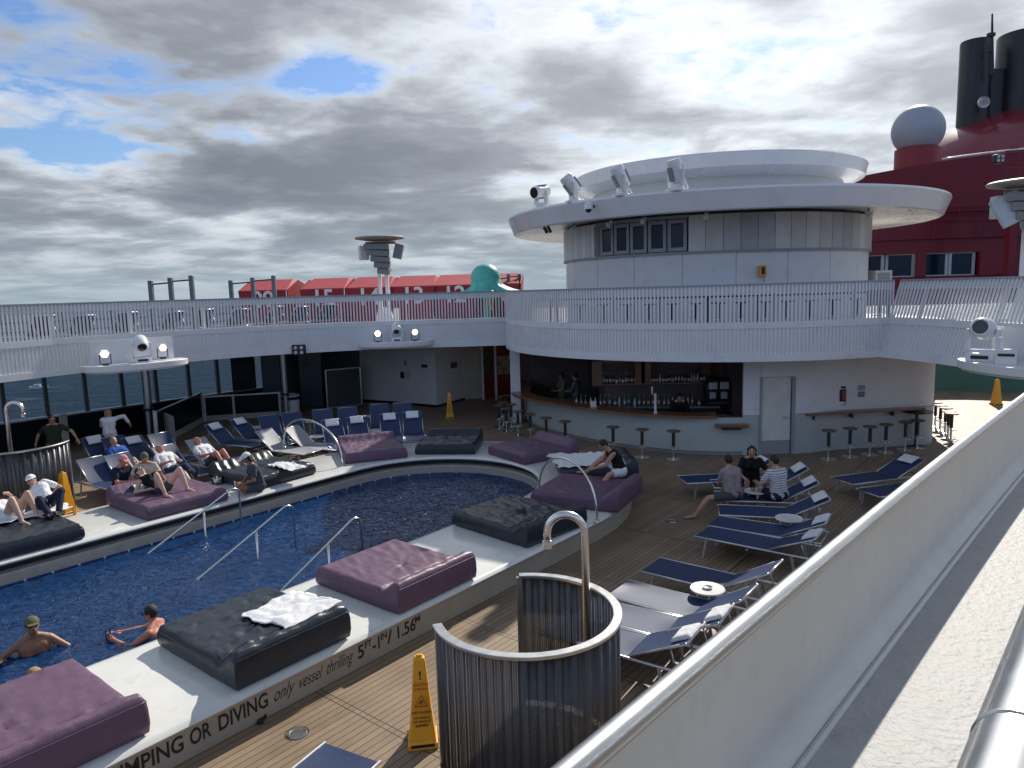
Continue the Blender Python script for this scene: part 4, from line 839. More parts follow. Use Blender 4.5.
for num, px in cab_t:
    Y = 30; c = aty(px, 295, Y); w = 1.02 if num != '09' else 1.12; t = thing('cabana', cab_l[num], 'cabana', (c.x, Y, 3.32), R(-4), 'numbered red cabanas on the upper deck')
    for sx in (-1, 1):
        a = .78 * w; pts = [(-.9, 0), (-1.0, 1.55), (.2, 1.95), (.9, 1.8), (.9, 0)]
        vs = []; 
        for off_ in (0, .05): vs += [(sx * (a + off_ + .12 * z / 2), y, z) for y, z in pts]
        MB().add(vs, [(0, 1, 2, 3, 4), (9, 8, 7, 6, 5)] + [(i, (i + 1) % 5, 5 + (i + 1) % 5, 5 + i) for i in range(5)]).build('side_panel', redc, t, world=False)
    aw = .84 * w
    MB().add([(-aw * .9, -1.0, .0), (aw * .9, -1.0, 0), (aw, -1.03, 1.56), (-aw, -1.03, 1.56), (-aw * .9, -.95, 0), (aw * .9, -.95, 0), (aw, -.98, 1.56), (-aw, -.98, 1.56)], [(0, 1, 2, 3), (7, 6, 5, 4), (0, 4, 5, 1), (1, 5, 6, 2), (2, 6, 7, 3), (3, 7, 4, 0)]).build('front_panel', redc, t, world=False)
    MB().add([(-aw, -1.06, 1.56), (aw, -1.06, 1.56), (aw * .86, .2, 1.99), (-aw * .86 , .2, 1.99), (-aw, 1, 1.82), (aw, 1, 1.82), (-aw, -1.04, 1.50), (aw, -1.04, 1.50), (-aw, 1, 1.76), (aw, 1, 1.76)], [(0, 1, 2, 3), (3, 2, 5, 4), (0, 6, 7, 1), (6, 8, 9, 7), (4, 5, 9, 8), (0, 3, 4, 8, 6), (1, 7, 9, 5, 2)]).build('roof', redcl, t, world=False, smooth=None)
    me = text_mesh(num, .92, .01, 'CENTER'); me.transform(Matrix(((1, 0, 0, 0), (0, 0, -1, -1.05), (0, 1, 0, .88), (0, 0, 0, 1)))); me.materials.append(print_w); o = bpy.data.objects.new('number', me); col.objects.link(o); o.parent = t
# teal sculpture
c = aty(486, 291, 27.6); t = thing('sculpture', 'teal domed sculpture with flowing ruffled skirt above the railing', 'sculpture', (c.x, c.y, 3.32)); m = MB(); prof = [(0, 2.30), (.2, 2.28), (.38, 2.18), (.52, 2.0), (.57, 1.8), (.55, 1.6), (.58, 1.45), (.72, 1.32), (.92, 1.22), (1.1, 1.15), (1.15, 1.10), (.9, 1.08), (.4, 1.1), (0, 1.1)]
m.lathe(prof, seg=48); vs = []
for v in m.v:
    v = Vector(v); a = math.atan2(v.y, v.x); r_ = v.xy.length; k = max(0, min(1, (1.6 - v.z) / .4)); f = 1 + k * (.10 * math.sin(a * 7 + 1) + .06 * math.sin(a * 13)); sh = k * .35; vs.append((v.x * f + (sh if v.x > 0 else -sh * .1) * abs(math.cos(a)), v.y * f, v.z + k * .06 * math.sin(a * 9 + 2)))
m.v = vs; m.build('dome', teal, t, world=False, smooth=True); MB().tube([(.1, 0, 1.15), (.15, -.1, .7), (.25, -.15, .55)], [.09, .08, .05], 10).build('leg', mat('gold_paint', (.55, .36, .06), .4, .5), t, world=False); MB().lathe([(.5, 0), (.5, .12), (.12, .16), (.12, 1.15)], seg=24).build('base', teal, t, world=False)
# exercise frames
for pxs, lab, Y in (((152, 172, 193), 'dark steel pull-up frame furthest left on the upper deck', 23), ((232, 254, 275), 'dark steel pull-up frame in front of the cabana numbered 09', 25.5), ((497, 509, 520), 'dark steel pull-up frame between the teal sculpture and the round bar', 29)):
    P = [aty(px, 300, Y + .25 * i) for i, px in enumerate(pxs)]; t = thing('pull_up_frame', lab, 'exercise frame', (P[1].x, P[1].y, 3.32), group='exercise frames on the upper deck'); dp = mat('frame_steel_blue', (.10, .13, .16), .45); zt = [5.22, 5.30, 5.36] if Y < 28 else [5.18, 5.25, 5.25]
    for p, z in zip(P, zt): MB().bar((p.x, p.y, 3.32), (p.x, p.y, z), .13, .13, up=(0, 1, 0)).build('post', dp, t, bevel=.01)
    for i in range(2): MB().tube([(P[i].x, P[i].y, zt[i] - .12), (P[i + 1].x, P[i + 1].y, zt[i] - .08)], .025, 8).build('bar', dkmet, t)
# speaker masts
def mast(label, x, y, rz, zt=3.25, group='speaker masts on the upper deck'):
    t = thing('speaker_mast', label, 'speaker mast', (x, y, 3.32), rz, group)
    m = MB(); m.bar((-.13, 0, 0), (-.10, 0, zt - .2), .12, .12, up=(0, 1, 0)); m.build('pole', whitestr, t, world=False); m = MB(); m.bar((.16, 0, 0), (.13, 0, zt - .2), .12, .14, up=(0, 1, 0)); m.build('pole', whitestr, t, world=False)
    MB().add([(-.4, -.12, 0), (.4, -.12, 0), (.2, -.12, .8), (-.2, -.12, .8), (-.4, .12, 0), (.4, .12, 0), (.2, .12, .8), (-.2, .12, .8)], [(0, 1, 2, 3), (7, 6, 5, 4), (0, 4, 5, 1), (1, 5, 6, 2), (2, 6, 7, 3), (3, 7, 4, 0)]).build('foot', white, t, world=False)
    MB().lathe([(0, zt - .08), (.5, zt - .08), (.86, zt - .02), (.88, zt + .02), (.84, zt + .05), (0, zt + .07)], (-.05, 0, 0), 36).build('canopy_disc', mat('taupe_disc', (.33, .32, .29), .5), t, world=False, smooth=40)
    MB().bar((-.55, 0, zt - .16), (.5, 0, zt - .16), .25, .08).build('cross_arm', mat('taupe_metal', (.25, .24, .2), .5), t, world=False)
    for i in range(5):
        M = Matrix.Rotation(.03 + .03 * i, 3, 'Y') @ Matrix.Rotation(.12 * i, 3, 'X'); MB().box((-.12 + .055 * i, -.34 + .03 * i, zt - .32 - .20 * i), (.84 - .10 * i, .36, .19), M=M).build('array_speaker', shadem, t, world=False, bevel=.01)
    MB().box((-.62, -.1, zt - .50), (.32, .3, .5), rz=.4).build('side_speaker', offwhite, t, world=False, bevel=.02); MB().box((.62, -.1, zt - .48), (.3, .3, .52), M=Matrix.Rotation(.25, 3, 'Y')).build('side_speaker', shadem, t, world=False, bevel=.02); MB().box((.42, -.1, .5), (.18, .2, .5)).build('junction_box', white, t, world=False, bevel=.01); return t
c = aty(384, 300, 26.2); mast('tall white speaker mast with grey line array behind the left railing', c.x, c.y, 0)
c = aty(1030, 250, 16.6); t = mast('white speaker mast with tilted pale panel at the right picture edge', c.x, c.y, R(-30), 3.35); MB().box((-.45, -.35, 2.78), (.62, .12, .68), M=Matrix.Rotation(R(-28), 3, 'Y') @ Matrix.Rotation(.3, 3, 'Z')).build('tilted_panel', mat('pale_blue_panel', (.45, .52, .56), .4), t, world=False, bevel=.03)

# red superstructure and funnel
rs = thing('red_deckhouse', 'glossy dark red deckhouse with a row of windows behind the bar', 'building', (30, 46, 3.3)); prof = [(20.6, 49, 10.6), (21.3, 46.5, 10.9), (24.5, 44.9, 11.35), (28, 44.4, 11.75), (33, 44.2, 12.1), (40, 44.4, 12.4), (52, 46, 12.6)]
P = spline([Vector(p) for p in prof], 6); n_ = len(P); vs = [(p.x, p.y, 6.15) for p in P] + [(p.x, p.y, p.z) for p in P] + [(p.x, p.y + 12, p.z + .3) for p in P]
MB().add(vs, [(i, i + 1, n_ + i + 1, n_ + i) for i in range(n_ - 1)] + [(n_ + i, n_ + i + 1, 2 * n_ + i + 1, 2 * n_ + i) for i in range(n_ - 1)]).build('upper_wall', redp, rs, smooth=40)
MB().wall([p.xy for p in P], 3.0, 4.75, .3).build('lower_wall', redp, rs); MB().wall([Vector((p.x, p.y + .6)) for p in P], 4.7, 6.2, .2).build('window_recess', dkmet, rs)
def redpt(px, z=5.4, o=0):
    Y = 44.4; 
    for _ in range(6):
        q = aty(px, 265, Y); Y = min(P, key=lambda p: abs(p.x - q.x)).y
    return Vector((q.x, Y + o, z))
wx = [866, 886, 914, 922, 943, 950, 975, 981]
for a, b in ((862, 884), (888, 915), (926, 948), (951, 975)):
    A = redpt(a, 5.45, .25); B = redpt(b, 5.45, .25); f = MB()
    for z in (4.78, 6.12): f.bar((A.x, A.y - .05, z), (B.x, B.y - .05, z), .1, .07)
    for q in (A, B): f.bar((q.x, q.y - .05, 4.75), (q.x, q.y - .05, 6.15), .12, .16, up=(1, 0, 0))
    w_ = f.build('window', mat('pale_window_frame', (.45, .47, .5), .4), rs); MB().bar(A, B, .05, 1.3).build('pane', mat('dark_blue_glass', (.008, .02, .045), .06), w_)
for a, b in ((916, 925), (978, 1000), (1000, 1060)): A = redpt(a, 5.45, .0); B = redpt(b, 5.45, .0); MB().bar(A, B, .4, 1.42).build('pier', redp, rs)
for z in (7.0, 8.55): MB().wall([Vector((p.x, p.y - .25)) for p in P[6:]], z, z + .10, .26).build('ledge', redp, rs)
MB().tube([(p.x, p.y - .1, p.z + .12) for p in P[15:]], .06, 8).build('roof_highlight_rail', whitestr, rs, smooth=True)  # rail coloured white to paint in the highlight along the roof edge
f = MB()
for z in (7.5, 7.9, 8.3): f.tube([(p.x, p.y - .5, z + .5) for p in P[14:]], .03, 6)
for i in range(0, 6): q = redpt(925 + 26 * i, 0); f.bar((q.x, q.y - .5, 7.05), (q.x, q.y - .5, 8.8), .05, .05)
f.build('walkway_railing', redp, rs, smooth=None)
fn = thing('funnel', 'huge glossy red funnel casing with twin black stacks and thin mast', 'funnel', (44, 62, 10)); c = aty(1052, 150, 60)
m = MB(); m.ell((c.x, c.y, 10.3), (13.2, 10, 7.9), seg=72, rings=36); m.build('casing', mat('wet_red_gloss', (.22, .015, .028), .3, vary=.1, scale=.2, bump=.3, bscale=.6, coat=1.0), fn, smooth=True)
for px, top, r_ in ((976.5, 43, 1.12), (1027, 36, 2.0)):
    q = aty(px, top, 59); MB().lathe([(r_ * 1.04, 14), (r_, 18), (r_, q.z), (r_ * .96, q.z + .12), (r_ * .8, q.z + .05), (0, q.z - .3)], (q.x, 59, 0), 40).build('stack', blackp, fn, smooth=40)
q = aty(995, 70, 58.9); MB().bar((q.x, 58.9, 15), (q.x, 58.9, q.z), 1.7, .8, up=(0, 1, 0)).build('stack_infill', blackp, fn)
q = aty(992, 18, 57.2); b0 = aty(992, 75, 57.2); m = MB(); m.tube([(b0.x, 57.2, b0.z), (q.x, 57.2, q.z + .3)], [.16, .06], 8); m.box((q.x, 57.2, q.z - 1.2), (.5, .3, .25)); m.box((q.x, 57.2, q.z - 2.2), (.3, .3, .5)); m.build('mast', blackp, fn)
q = aty(984, 102, 57.0); MB().lathe([(0, 0), (.40, 0), (.43, .03), (.43, .2)], (q.x, 57.15, q.z), 28, M=Matrix.Rotation(PI / 2, 3, 'X')).build('round_emblem', print_w, fn); MB().lathe([(.0, .02), (.24, .02), (.24, 0)], (q.x + .04, 56.9, q.z + .02), 20, M=Matrix.Rotation(PI / 2, 3, 'X')).build('round_emblem', greyp, fn)
rd = thing('radome', 'large grey ball radome on a red pedestal above the deckhouse', 'radome', (24.5, 43.5, 11)); q = aty(918, 130.5, 46); MB().lathe([(1.5 * math.sin(PI * k / 24), 1.5 * math.cos(PI * k / 24)) for k in range(0, 19)], (q.x, 46, q.z), 40).build('ball', mat('radome_grey', (.36, .40, .47), .45, vary=.02), rd, smooth=True); MB().lathe([(1.26, q.z - 3.2), (1.26, q.z - 1.12), (1.1, q.z - 1.05)], (q.x, 46, 0), 36).build('pedestal', mat('red_pedestal', (.24, .018, .025), .45), rd, smooth=40)
pf = thing('floodlight_platform', 'red railed lookout platform with a black floodlight at the right', 'platform', (30, 43, 11)); q = aty(1006, 178, 40); m = MB(); m.box((q.x + .6, 40, q.z - .1), (2.6, 1.6, .14)); m.build('floor', redp, pf); m = MB()
for x in (-.5, .2, .9, 1.6): m.bar((q.x + x, 39.3, q.z), (q.x + x, 39.3, q.z + 1.3), .06, .06)
for z in (.45, .9, 1.3): m.bar((q.x - .6, 39.3, q.z + z), (q.x + 1.8, 39.3, q.z + z), .05, .05)
m.build('railing', redp, pf); MB().bar((q.x + .6, 40.2, 3.3), (q.x + .6, 40.2, q.z - .15), .4, .4, up=(0, 1, 0)).build('column', redp, pf); f2 = aty(998, 159, 39); MB().box((f2.x, 39, f2.z), (.5, .4, .45)).build('floodlight', black, pf, bevel=.05)
for x in (-.11, .11):
    for z in (-.10, .10): MB().box((f2.x + x, 38.79, f2.z + z), (.14, .03, .14)).build('lens', mat('pale_lens', (.5, .52, .55), .2), pf)
t = thing('ventilation_box', 'small pale unit at the foot of the drum, above the right balcony end', 'vent', aty(880, 277, 24)); MB().box((0, 0, 0), (.55, .5, .42)).build('case', offwhite, t, world=False, bevel=.02); MB().box((0, -.26, .02), (.4, .02, .22)).build('grille', greyp, t, world=False)

# bar back shelves
sh = thing('back_bar_shelf', 'wooden shelf with rails on the dark wall behind the bar', 'shelf', (3.5, 22.5, 0))
L_, R_ = aty(598, 385, 22.4), aty(706, 382, 22.2); MB().bar((L_.x, L_.y, 1.60), (R_.x, R_.y, 1.60), .3, .05).build('board', wood, sh); MB().bar((L_.x, L_.y, 2.32), (R_.x, R_.y, 2.32), .3, .05).build('board', wood, sh)
for px in (597, 640, 646, 706): q = aty(px, 380, 22.2); MB().bar((q.x, q.y, 1.58), (q.x, q.y, 2.34), .06, .3, up=(1, 0, 0)).build('upright', wood if px != 640 else mat('orange_wood', (.28, .11, .04), .4), sh)
MB().wall([Vector((2.95, 27.9)), Vector((2.95, 25))], 0, 2.7, .04).build('side_lining', mat('beige_lining', (.30, .27, .24), .5), sh) if False else None
bc = thing('back_counter', 'steel back counter behind the bar', 'counter', (3.5, 22.3, 0)); MB().bar((1.9, 22.35, .46), (6.3, 21.75, .46), .6, .88).build('cabinet', dkmet, bc); MB().bar((1.9, 22.35, .93), (6.3, 21.75, .93), .66, .05).build('worktop', bsteel, bc)
glassm = [mat('dark_glass_bottle', (.02, .035, .015), .1), mat('amber_bottle', (.22, .09, .02), .12), mat('clear_bottle', (.45, .50, .50), .1), mat('green_glass', (.03, .12, .05), .1)]
capm = [mat('gold_cap', (.5, .35, .1), .4), mat('red_cap', (.35, .02, .02), .4), black]
bprot = []
for k in range(4):
    t = thing('bottle', 'x', 'bottle'); h = (.30, .26, .28, .33)[k]; r_ = (.04, .045, .038, .036)[k]; MB().lathe([(0, 0), (r_, 0), (r_, h * .58), (r_ * .5, h * .74), (.014, h * .8), (.014, h)], seg=12).build('glass_body', glassm[k], t, world=False, smooth=50); MB().lathe([(.016, h * .95), (.016, h + .02), (0, h + .02)], seg=10).build('cap', capm[k % 3], t, world=False); MB().lathe([(r_ + .001, h * .15), (r_ + .001, h * .45)], seg=12).build('label_band', offwhite, t, world=False, smooth=True); bprot.append(t)
first = [True] * 4
def bottle(k, loc, label, group):
    if first[k]: first[k] = False; o = bprot[k]; o.location = loc; o['label'] = label; o['group'] = group; return o
    return copy_tree(bprot[k], loc, 0, label, group)
for i in range(34):
    u = i / 33; px = 601 + 103 * u
    if 638 < px < 648: continue
    q = L_.lerp(R_, (px - 598) / 108.); side = 'left' if px < 640 else 'right'
    bottle(random.randrange(4), (q.x, q.y + random.uniform(-.08, .05), 1.627), 'spirit bottle on the %s half of the wooden shelf behind the bar' % side, 'bottles on the %s half of the bar shelf' % side)
for i in range(26):
    u = i / 25; q = Vector((2.0, 22.33, 0)).lerp(Vector((5.7, 21.83, 0)), u); bottle(random.randrange(4), (q.x, q.y + random.uniform(-.15, .12), .957), 'bottle or carafe standing on the steel back counter', 'bottles on the back counter')
tp = cyl(655, 400, 5.75); tq = ppt(tp[0], 5.72, 1.10); t = thing('beer_tap', 'tall white beer tap standing on the bar counter', 'tap', tq); MB().lathe([(.06, 0), (.06, .02), (.035, .04), (.035, .55), (0, .56)], seg=14).build('column', whitestr, t, world=False, smooth=40); MB().tube([(-.03, 0, .5), (-.10, -.05, .56), (-.10, -.05, .75)], [.02, .02, .03], 8).build('handle', offwhite, t, world=False)
q = aty(718, 396, 21.6); t = thing('drinks_dispenser', 'black drinks machine with two white lit tanks behind the bar', 'dispenser', (q.x, 21.75, .955)); MB().box((0, 0, .35), (.72, .4, .7)).build('body', black, t, world=False, bevel=.02)
for x in (-.17, .17): MB().box((x, -.22, .62), (.26, .1, .22)).build('tank', mat('white_tank', (.75, .76, .74), .3), t, world=False, bevel=.02); MB().box((x, -.21, .32), (.2, .08, .22)).build('spout', offwhite, t, world=False, bevel=.03)
MB().box((-.0, -.24, .1), (.6, .12, .03)).build('drip_tray', bsteel, t, world=False); MB().box((0, 0, .78), (.6, .3, .12)).build('lid', black, t, world=False, bevel=.02)
for i, (px, lab, kk) in enumerate(((537, 'dark bowl at the left end of the bar counter', 0), (592, 'white napkin holder on the bar counter', 1))):
    a, _ = cyl(px, 398, 5.75); q = ppt(a, 5.7, 1.102)
    if kk == 0: t = thing('bowl', lab, 'bowl', q); MB().lathe([(0, 0), (.08, 0), (.14, .08), (.15, .10), (.13, .10), (0, .05)], seg=20).build('bowl_body', black, t, world=False, smooth=40)
    else: t = thing('napkin_holder', lab, 'napkin holder', q); MB().box((0, 0, .08), (.16, .12, .15)).build('napkins', towelm, t, world=False, bevel=.01); MB().box((0, 0, .01), (.2, .16, .02)).build('tray', bsteel, t, world=False)
for i in range(14):
    a, _ = cyl(600 + 8.2 * i, 405, 5.1); q = ppt(a, 5.15, .962); m = MB(); m.lathe([(0, 0), (.035, 0), (.042, .13), (.038, .13), (.03, .01)], seg=12); tag(m.build('drinking_glass', clear, smooth=40), 'clear glass standing on the work top just behind the bar counter', 'glass', 'glasses behind the bar counter').location = q

# ================================================================ DECK FURNITURE
# ---- daybeds
def daybed(label, org, yaw, w, mt, seed, L=1.75, group='padded daybeds round the pool', seam=None, fold=False):
    t = thing('daybed', label, 'daybed', org, yaw, group); th = .27; nx, ny = 56, 46; rr = .07; V = []; Fc = []
    def hgt(x, y):
        d = min(x, L - x, y + w / 2, w / 2 - y); e = math.sqrt(max(0, 1 - (max(0, rr - d) / rr)**2)); base = th
        hd = max(0, min(1, (x - (L - .34)) / .26)); base += .15 * hd * hd * (3 - 2 * hd)
        base -= .03 * math.exp(-((x - (L - .36)) / .03)**2)
        wr = noise.noise(Vector((x * 3.2, y * 9 + x * 3, seed))) * .016 + noise.noise(Vector((x * 11, y * 7, seed + 3))) * .006
        dx, dy = x - L * .55, y - .05; r_ = math.hypot(dx, dy); a = math.atan2(dy, dx); wr += .020 * math.exp(-r_ / .22) * math.sin(a * 9 + seed) - .03 * math.exp(-(r_ / .08)**2)
        wr += .010 * abs(noise.noise(Vector((x * 2, y * 22, seed + 9)))) * (1 - hd)
        if mt is blackv: wr *= 1.7
        if seam is not None: wr -= .03 * math.exp(-((y - seam) / .015)**2)
        if fold: wr += .05 * abs(noise.noise(Vector((x * 6, y * 5, seed)))) * max(0, 1 - x / .9)
        return (base - rr * (1 - e)) + wr * min(1, d / .08)
    for i in range(nx + 1):
        for j in range(ny + 1):
            x = L * i / nx; y = -w / 2 + w * j / ny; x = L * (.5 - .5 * math.cos(PI * i / nx)) * .35 + x * .65; y = (-w / 2 * math.cos(PI * j / ny)) * .35 + y * .65
            V.append((x, y, hgt(x, y)))
    for i in range(nx):
        for j in range(ny): a = i * (ny + 1) + j; Fc.append((a, a + ny + 1, a + ny + 2, a + 1))
    edge = [i * (ny + 1) for i in range(nx + 1)] + [nx * (ny + 1) + j for j in range(1, ny + 1)] + [i * (ny + 1) + ny for i in range(nx - 1, -1, -1)] + [j for j in range(ny - 1, 0, -1)]
    o = len(V); rings = [(-.012, .75), (-.016, .35), (-.004, .08), (.03, 0.0)]; 
    for inset, zf in rings:
        for e in edge:
            x, y, z = V[e]; cx_, cy_ = x - L / 2, y; k = noise.noise(Vector((x * 6, y * 6, zf * 5 + seed))) * .006
            sx = 1 - (inset + k) * 2 / L * 1.0; sy = 1 - (inset + k) * 2 / w; V.append((L / 2 + cx_ * sx, cy_ * sy, z * zf + .0))
    n = len(edge); prev = edge
    for r_ in range(len(rings)):
        cur = [o + r_ * n + k for k in range(n)]
        for k in range(n): Fc.append((prev[k], prev[(k + 1) % n], cur[(k + 1) % n], cur[k]))
        prev = cur
    Fc.append(tuple(prev)); MB().add(V, Fc).build('mattress', mt, t, world=False, smooth=True)
    # piping round the top edge
    pts = [(x, y, z - .012) for x, y, z in (V[e] for e in edge)]; MB().tube(pts[::2], .008, 6, closed=True).build('piping', mt, t, world=False, smooth=True); return t
def yv(v): return math.atan2(v.y, v.x)
YN = yv(-PN); YP = yv(PN)
def P3(p, z=ZR + .002): return (p[0], p[1], z)
daybed('big purple daybed in the near left corner with a centre seam', pl(-8.98, -2.50, ZR + .002), YN, 2.05, purple, 1, seam=.1)
daybed('black daybed on the near rim with a white towel on it', pl(-6.29, -2.52, ZR + .002), YN, 1.5, blackv, 2)
daybed('purple daybed in the middle of the near rim, between two black ones', pl(-4.02, -2.56, ZR + .002), YN, 1.5, purple, 3)
daybed('black daybed on the near rim with shiny creased cover', P3((-.6, 13.08)), R(-45), 1.5, blackv, 4, L=1.85)
daybed('purple daybed at the right end of the rim beside the steel arch', P3((.66, 14.42)), R(-27), 1.5, purple, 5, L=1.78)
daybed('black daybed under the reading man', P3((1.0, 16.0)), R(2), 1.4, blackv, 6, L=1.68)
daybed('purple daybed on the far rim in front of the bar stools', P3((-.2, 17.5)), R(35), 1.55, purple, 7, L=1.7)
daybed('dark daybed in the middle of the far rim near the yellow cone', P3((-1.78, 18.25)), R(84), 1.55, blackv, 8, L=1.5)
daybed('purple daybed on the far rim beside the small steel arch', P3((-3.46, 17.75)), R(110), 1.55, purple, 9, L=1.7)
daybed('dark daybed where the tanned woman sits cross-legged', P3((-5.15, 15.95)), R(146), 1.6, blackv, 10, fold=True)
daybed('purple daybed on the left far rim with a sunbather on it', pl(-4.0, 2.68, ZR + .002), YP, 1.65, purple, 11)
daybed('black daybed on the left far rim with two people on it', pl(-6.95, 2.62, ZR + .002), YP, 2.0, blackv, 12)

# ---- sun loungers
def make_lounger(angle, fabric, tagk):
    t = thing('sun_lounger', 'x', 'sun lounger'); hx, W2, zs = 1.24, .33, .34; ca, sa = math.cos(angle), math.sin(angle); bl = .78
    top = Vector((hx + bl * ca, 0, zs + bl * sa)); m = MB()
    for s in (-1, 1): m.tube([(0, s * W2, zs), (1.9, s * W2, zs)], .018, 8)
    for x in (0.02, .9, 1.88): m.tube([(x, -W2, zs - (.06 if x == .9 else .01)), (x, W2, zs - (.06 if x == .9 else .01))], .014, 8)
    m.build('frame', silver, t, world=False, smooth=True)
    for x in (.22, 1.62):
        for s in (-1, 1): MB().bar((x, s * W2, zs - .01), (x + (-.06 if x < 1 else .06), s * (W2 + .01), 0), .035, .02, up=(0, 1, 0)).build('leg', silver, t, world=False)
    b = MB(); 
    for s in (-1, 1): b.tube([(hx, s * (W2 - .03), zs + .01), (top.x, s * (W2 - .03), top.z)], .015, 8)
    b.tube([(top.x, -(W2 - .03), top.z), (top.x, W2 - .03, top.z)], .015, 8)
    if sa > .2: px_ = hx + .55 * ca; b.tube([(px_, -.27, zs + .55 * sa), (min(1.8, px_ + .22), -.27, zs)], .01, 6); b.tube([(px_, .27, zs + .55 * sa), (min(1.8, px_ + .22), .27, zs)], .01, 6)
    b.build('back_frame', silver, t, world=False, smooth=True)
    def sheet(p0, p1, sag, up):
        V = []; Fc = []; nx, ny = 14, 8; p0 = Vector(p0); p1 = Vector(p1)
        for lay in (0, -.008):
            for i in range(nx + 1):
                for j in range(ny + 1):
                    u = i / nx; v = j / ny * 2 - 1; p = p0.lerp(p1, u); y = v * (W2 - .02); s_ = -sag * (1 - v * v) * math.sin(PI * min(1, max(0, u)))**.5; V.append(tuple(p + Vector((0, y, 0)) + up * (s_ + lay + .012)))
        N = (nx + 1) * (ny + 1)
        for i in range(nx):
            for j in range(ny): a = i * (ny + 1) + j; Fc.append((a, a + ny + 1, a + ny + 2, a + 1)); Fc.append((N + a + 1, N + a + ny + 2, N + a + ny + 1, N + a))
        for i in range(nx): 
            for j in (0, ny): a = i * (ny + 1) + j; Fc.append((a, a + ny + 1, N + a + ny + 1, N + a))
        for j in range(ny):
            for i in (0, nx): a = i * (ny + 1) + j; Fc.append((a, a + 1, N + a + 1, N + a))
        return MB().add(V, Fc)
    sheet((.02, 0, zs), (hx - .01, 0, zs), .025, Vector((0, 0, 1))).build('seat_sling', fabric, t, world=False, smooth=40)
    sheet((hx + .01 * ca, 0, zs + .01), top - Vector((.01, 0, 0)), .02, Vector((-sa, 0, ca))).build('back_sling', fabric, t, world=False, smooth=40)
    return t
LPROTO = {}
def towel_mesh(kind, seed):
    V = []; nx, ny = 18, 14; a, b = (.34, .24) if kind == 'folded' else (.8, .6)
    for i in range(nx + 1):
        for j in range(ny + 1):
            x = a * (i / nx - .5); y = b * (j / ny - .5); d = min(a / 2 - abs(x), b / 2 - abs(y)); z = .035 * min(1, d / .03 + .15) + .006 * noise.noise(Vector((x * 14, y * 14, seed)))
            V.append((x, y, z))
    Fc = [(i * (ny + 1) + j, (i + 1) * (ny + 1) + j, (i + 1) * (ny + 1) + j + 1, i * (ny + 1) + j + 1) for i in range(nx) for j in range(ny)]
    e = [i * (ny + 1) for i in range(nx + 1)] + [nx * (ny + 1) + j for j in range(1, ny + 1)] + [i * (ny + 1) + ny for i in range(nx - 1, -1, -1)] + list(range(ny - 1, 0, -1)); o = len(V); V += [(V[k][0], V[k][1], 0) for k in e]; n = len(e)
    Fc += [(e[k], e[(k + 1) % n], o + (k + 1) % n, o + k) for k in range(n)] + [tuple(range(o, o + n))]; return MB().add(V, Fc)
tw_mesh = [towel_mesh('folded', s).mesh('towel', towelm, True) for s in range(3)]
def lounger(label, head=None, foot=None, yaw=0, ang=45, fab='navy', towel=None, group='sun loungers with slings on the deck', base=0.0, roll=False, world=None):
    """head: pixel of the middle of the back's top edge, or foot: pixel of the middle of the foot edge; yaw points foot to head"""
    key = (ang, fab); an = R(ang); hx = 1.24 + .78 * math.cos(an); hz = .34 + .78 * math.sin(an)
    if world is not None: o = Vector(world)
    elif head: q = at(head[0], head[1], hz + base); o = Vector((q.x - hx * math.cos(yaw), q.y - hx * math.sin(yaw), base))
    else: q = at(foot[0], foot[1], .34 + base); o = Vector((q.x, q.y, base))
    if key not in LPROTO: t = make_lounger(an, navy_s if fab == 'navy' else sunlit_s, key); t.location = o; t.rotation_euler = (0, 0, yaw); t['label'] = label; t['group'] = group; LPROTO[key] = t
    else: t = copy_tree(LPROTO[key], o, yaw, label, group)
    if towel:
        d = .12; lp = Vector((hx - (d + .02) * math.cos(an) - .035 * math.sin(an), 0, hz - (d) * math.sin(an) + .03)) + Vector((0, 0, 0)); Rz = Matrix.Rotation(yaw, 3, 'Z')
        if roll: lp += Vector((.03, 0, -.01))
        wp = o + Rz @ lp; ob = bpy.data.objects.new('folded_towel', tw_mesh[len(label) % 3]); col.objects.link(ob); ob.location = wp; 
        ob.matrix_world = Matrix.Translation(wp) @ (Rz @ Matrix.Rotation(-an, 3, 'Y') @ Matrix.Rotation(PI / 2 if len(label) % 2 else PI / 2, 3, 'Z')).to_4x4() @ Matrix.Diagonal((1.15, 1.1, 1.3 if roll else 1, 1)); tag(ob, towel, 'towel', 'folded towels on lounger heads')
    return t
G1 = 'sun loungers on the right deck'; G2 = 'sun loungers behind the far side of the pool'; G3 = 'sun loungers on the left behind the daybeds'
lounger('navy lounger with its near foot closest to the purple daybed end, right group', foot=(702, 531), yaw=R(-38), ang=24, towel='rolled white towel on the lounger just below the round white table', group=G1, roll=True)
lounger('navy lounger directly left of the small round white table on the right', foot=(713, 521), yaw=R(-33), ang=26, towel='rolled white towel just above and right of the small round table', group=G1, roll=True)
lounger('navy lounger just in front of the two seated men', foot=(718, 510), yaw=R(-14), ang=28, towel='folded white towel third from the bottom in the right towel column', group=G1)
lounger('navy lounger on which the two men sit', foot=(715, 496), yaw=R(-12), ang=30, towel='folded white towel behind the man in the striped shirt', group=G1)
lounger('navy lounger under the woman in black', foot=(712, 484), yaw=R(-8), ang=32, towel='folded white towel beside the head of the man in the striped shirt', group=G1)
lounger('navy lounger with low foot end left of the woman in black', foot=(682, 480), yaw=R(5), ang=30, towel='folded white towel highest in the right towel column', group=G1)
lounger('navy lounger with pale raised back above the round table near the bulwark', foot=(650, 564.5), yaw=R(-38), ang=30, group=G1)
lounger('navy lounger with pale raised back directly left of the near round table', foot=(617, 588), yaw=R(-38), ang=31, group=G1)
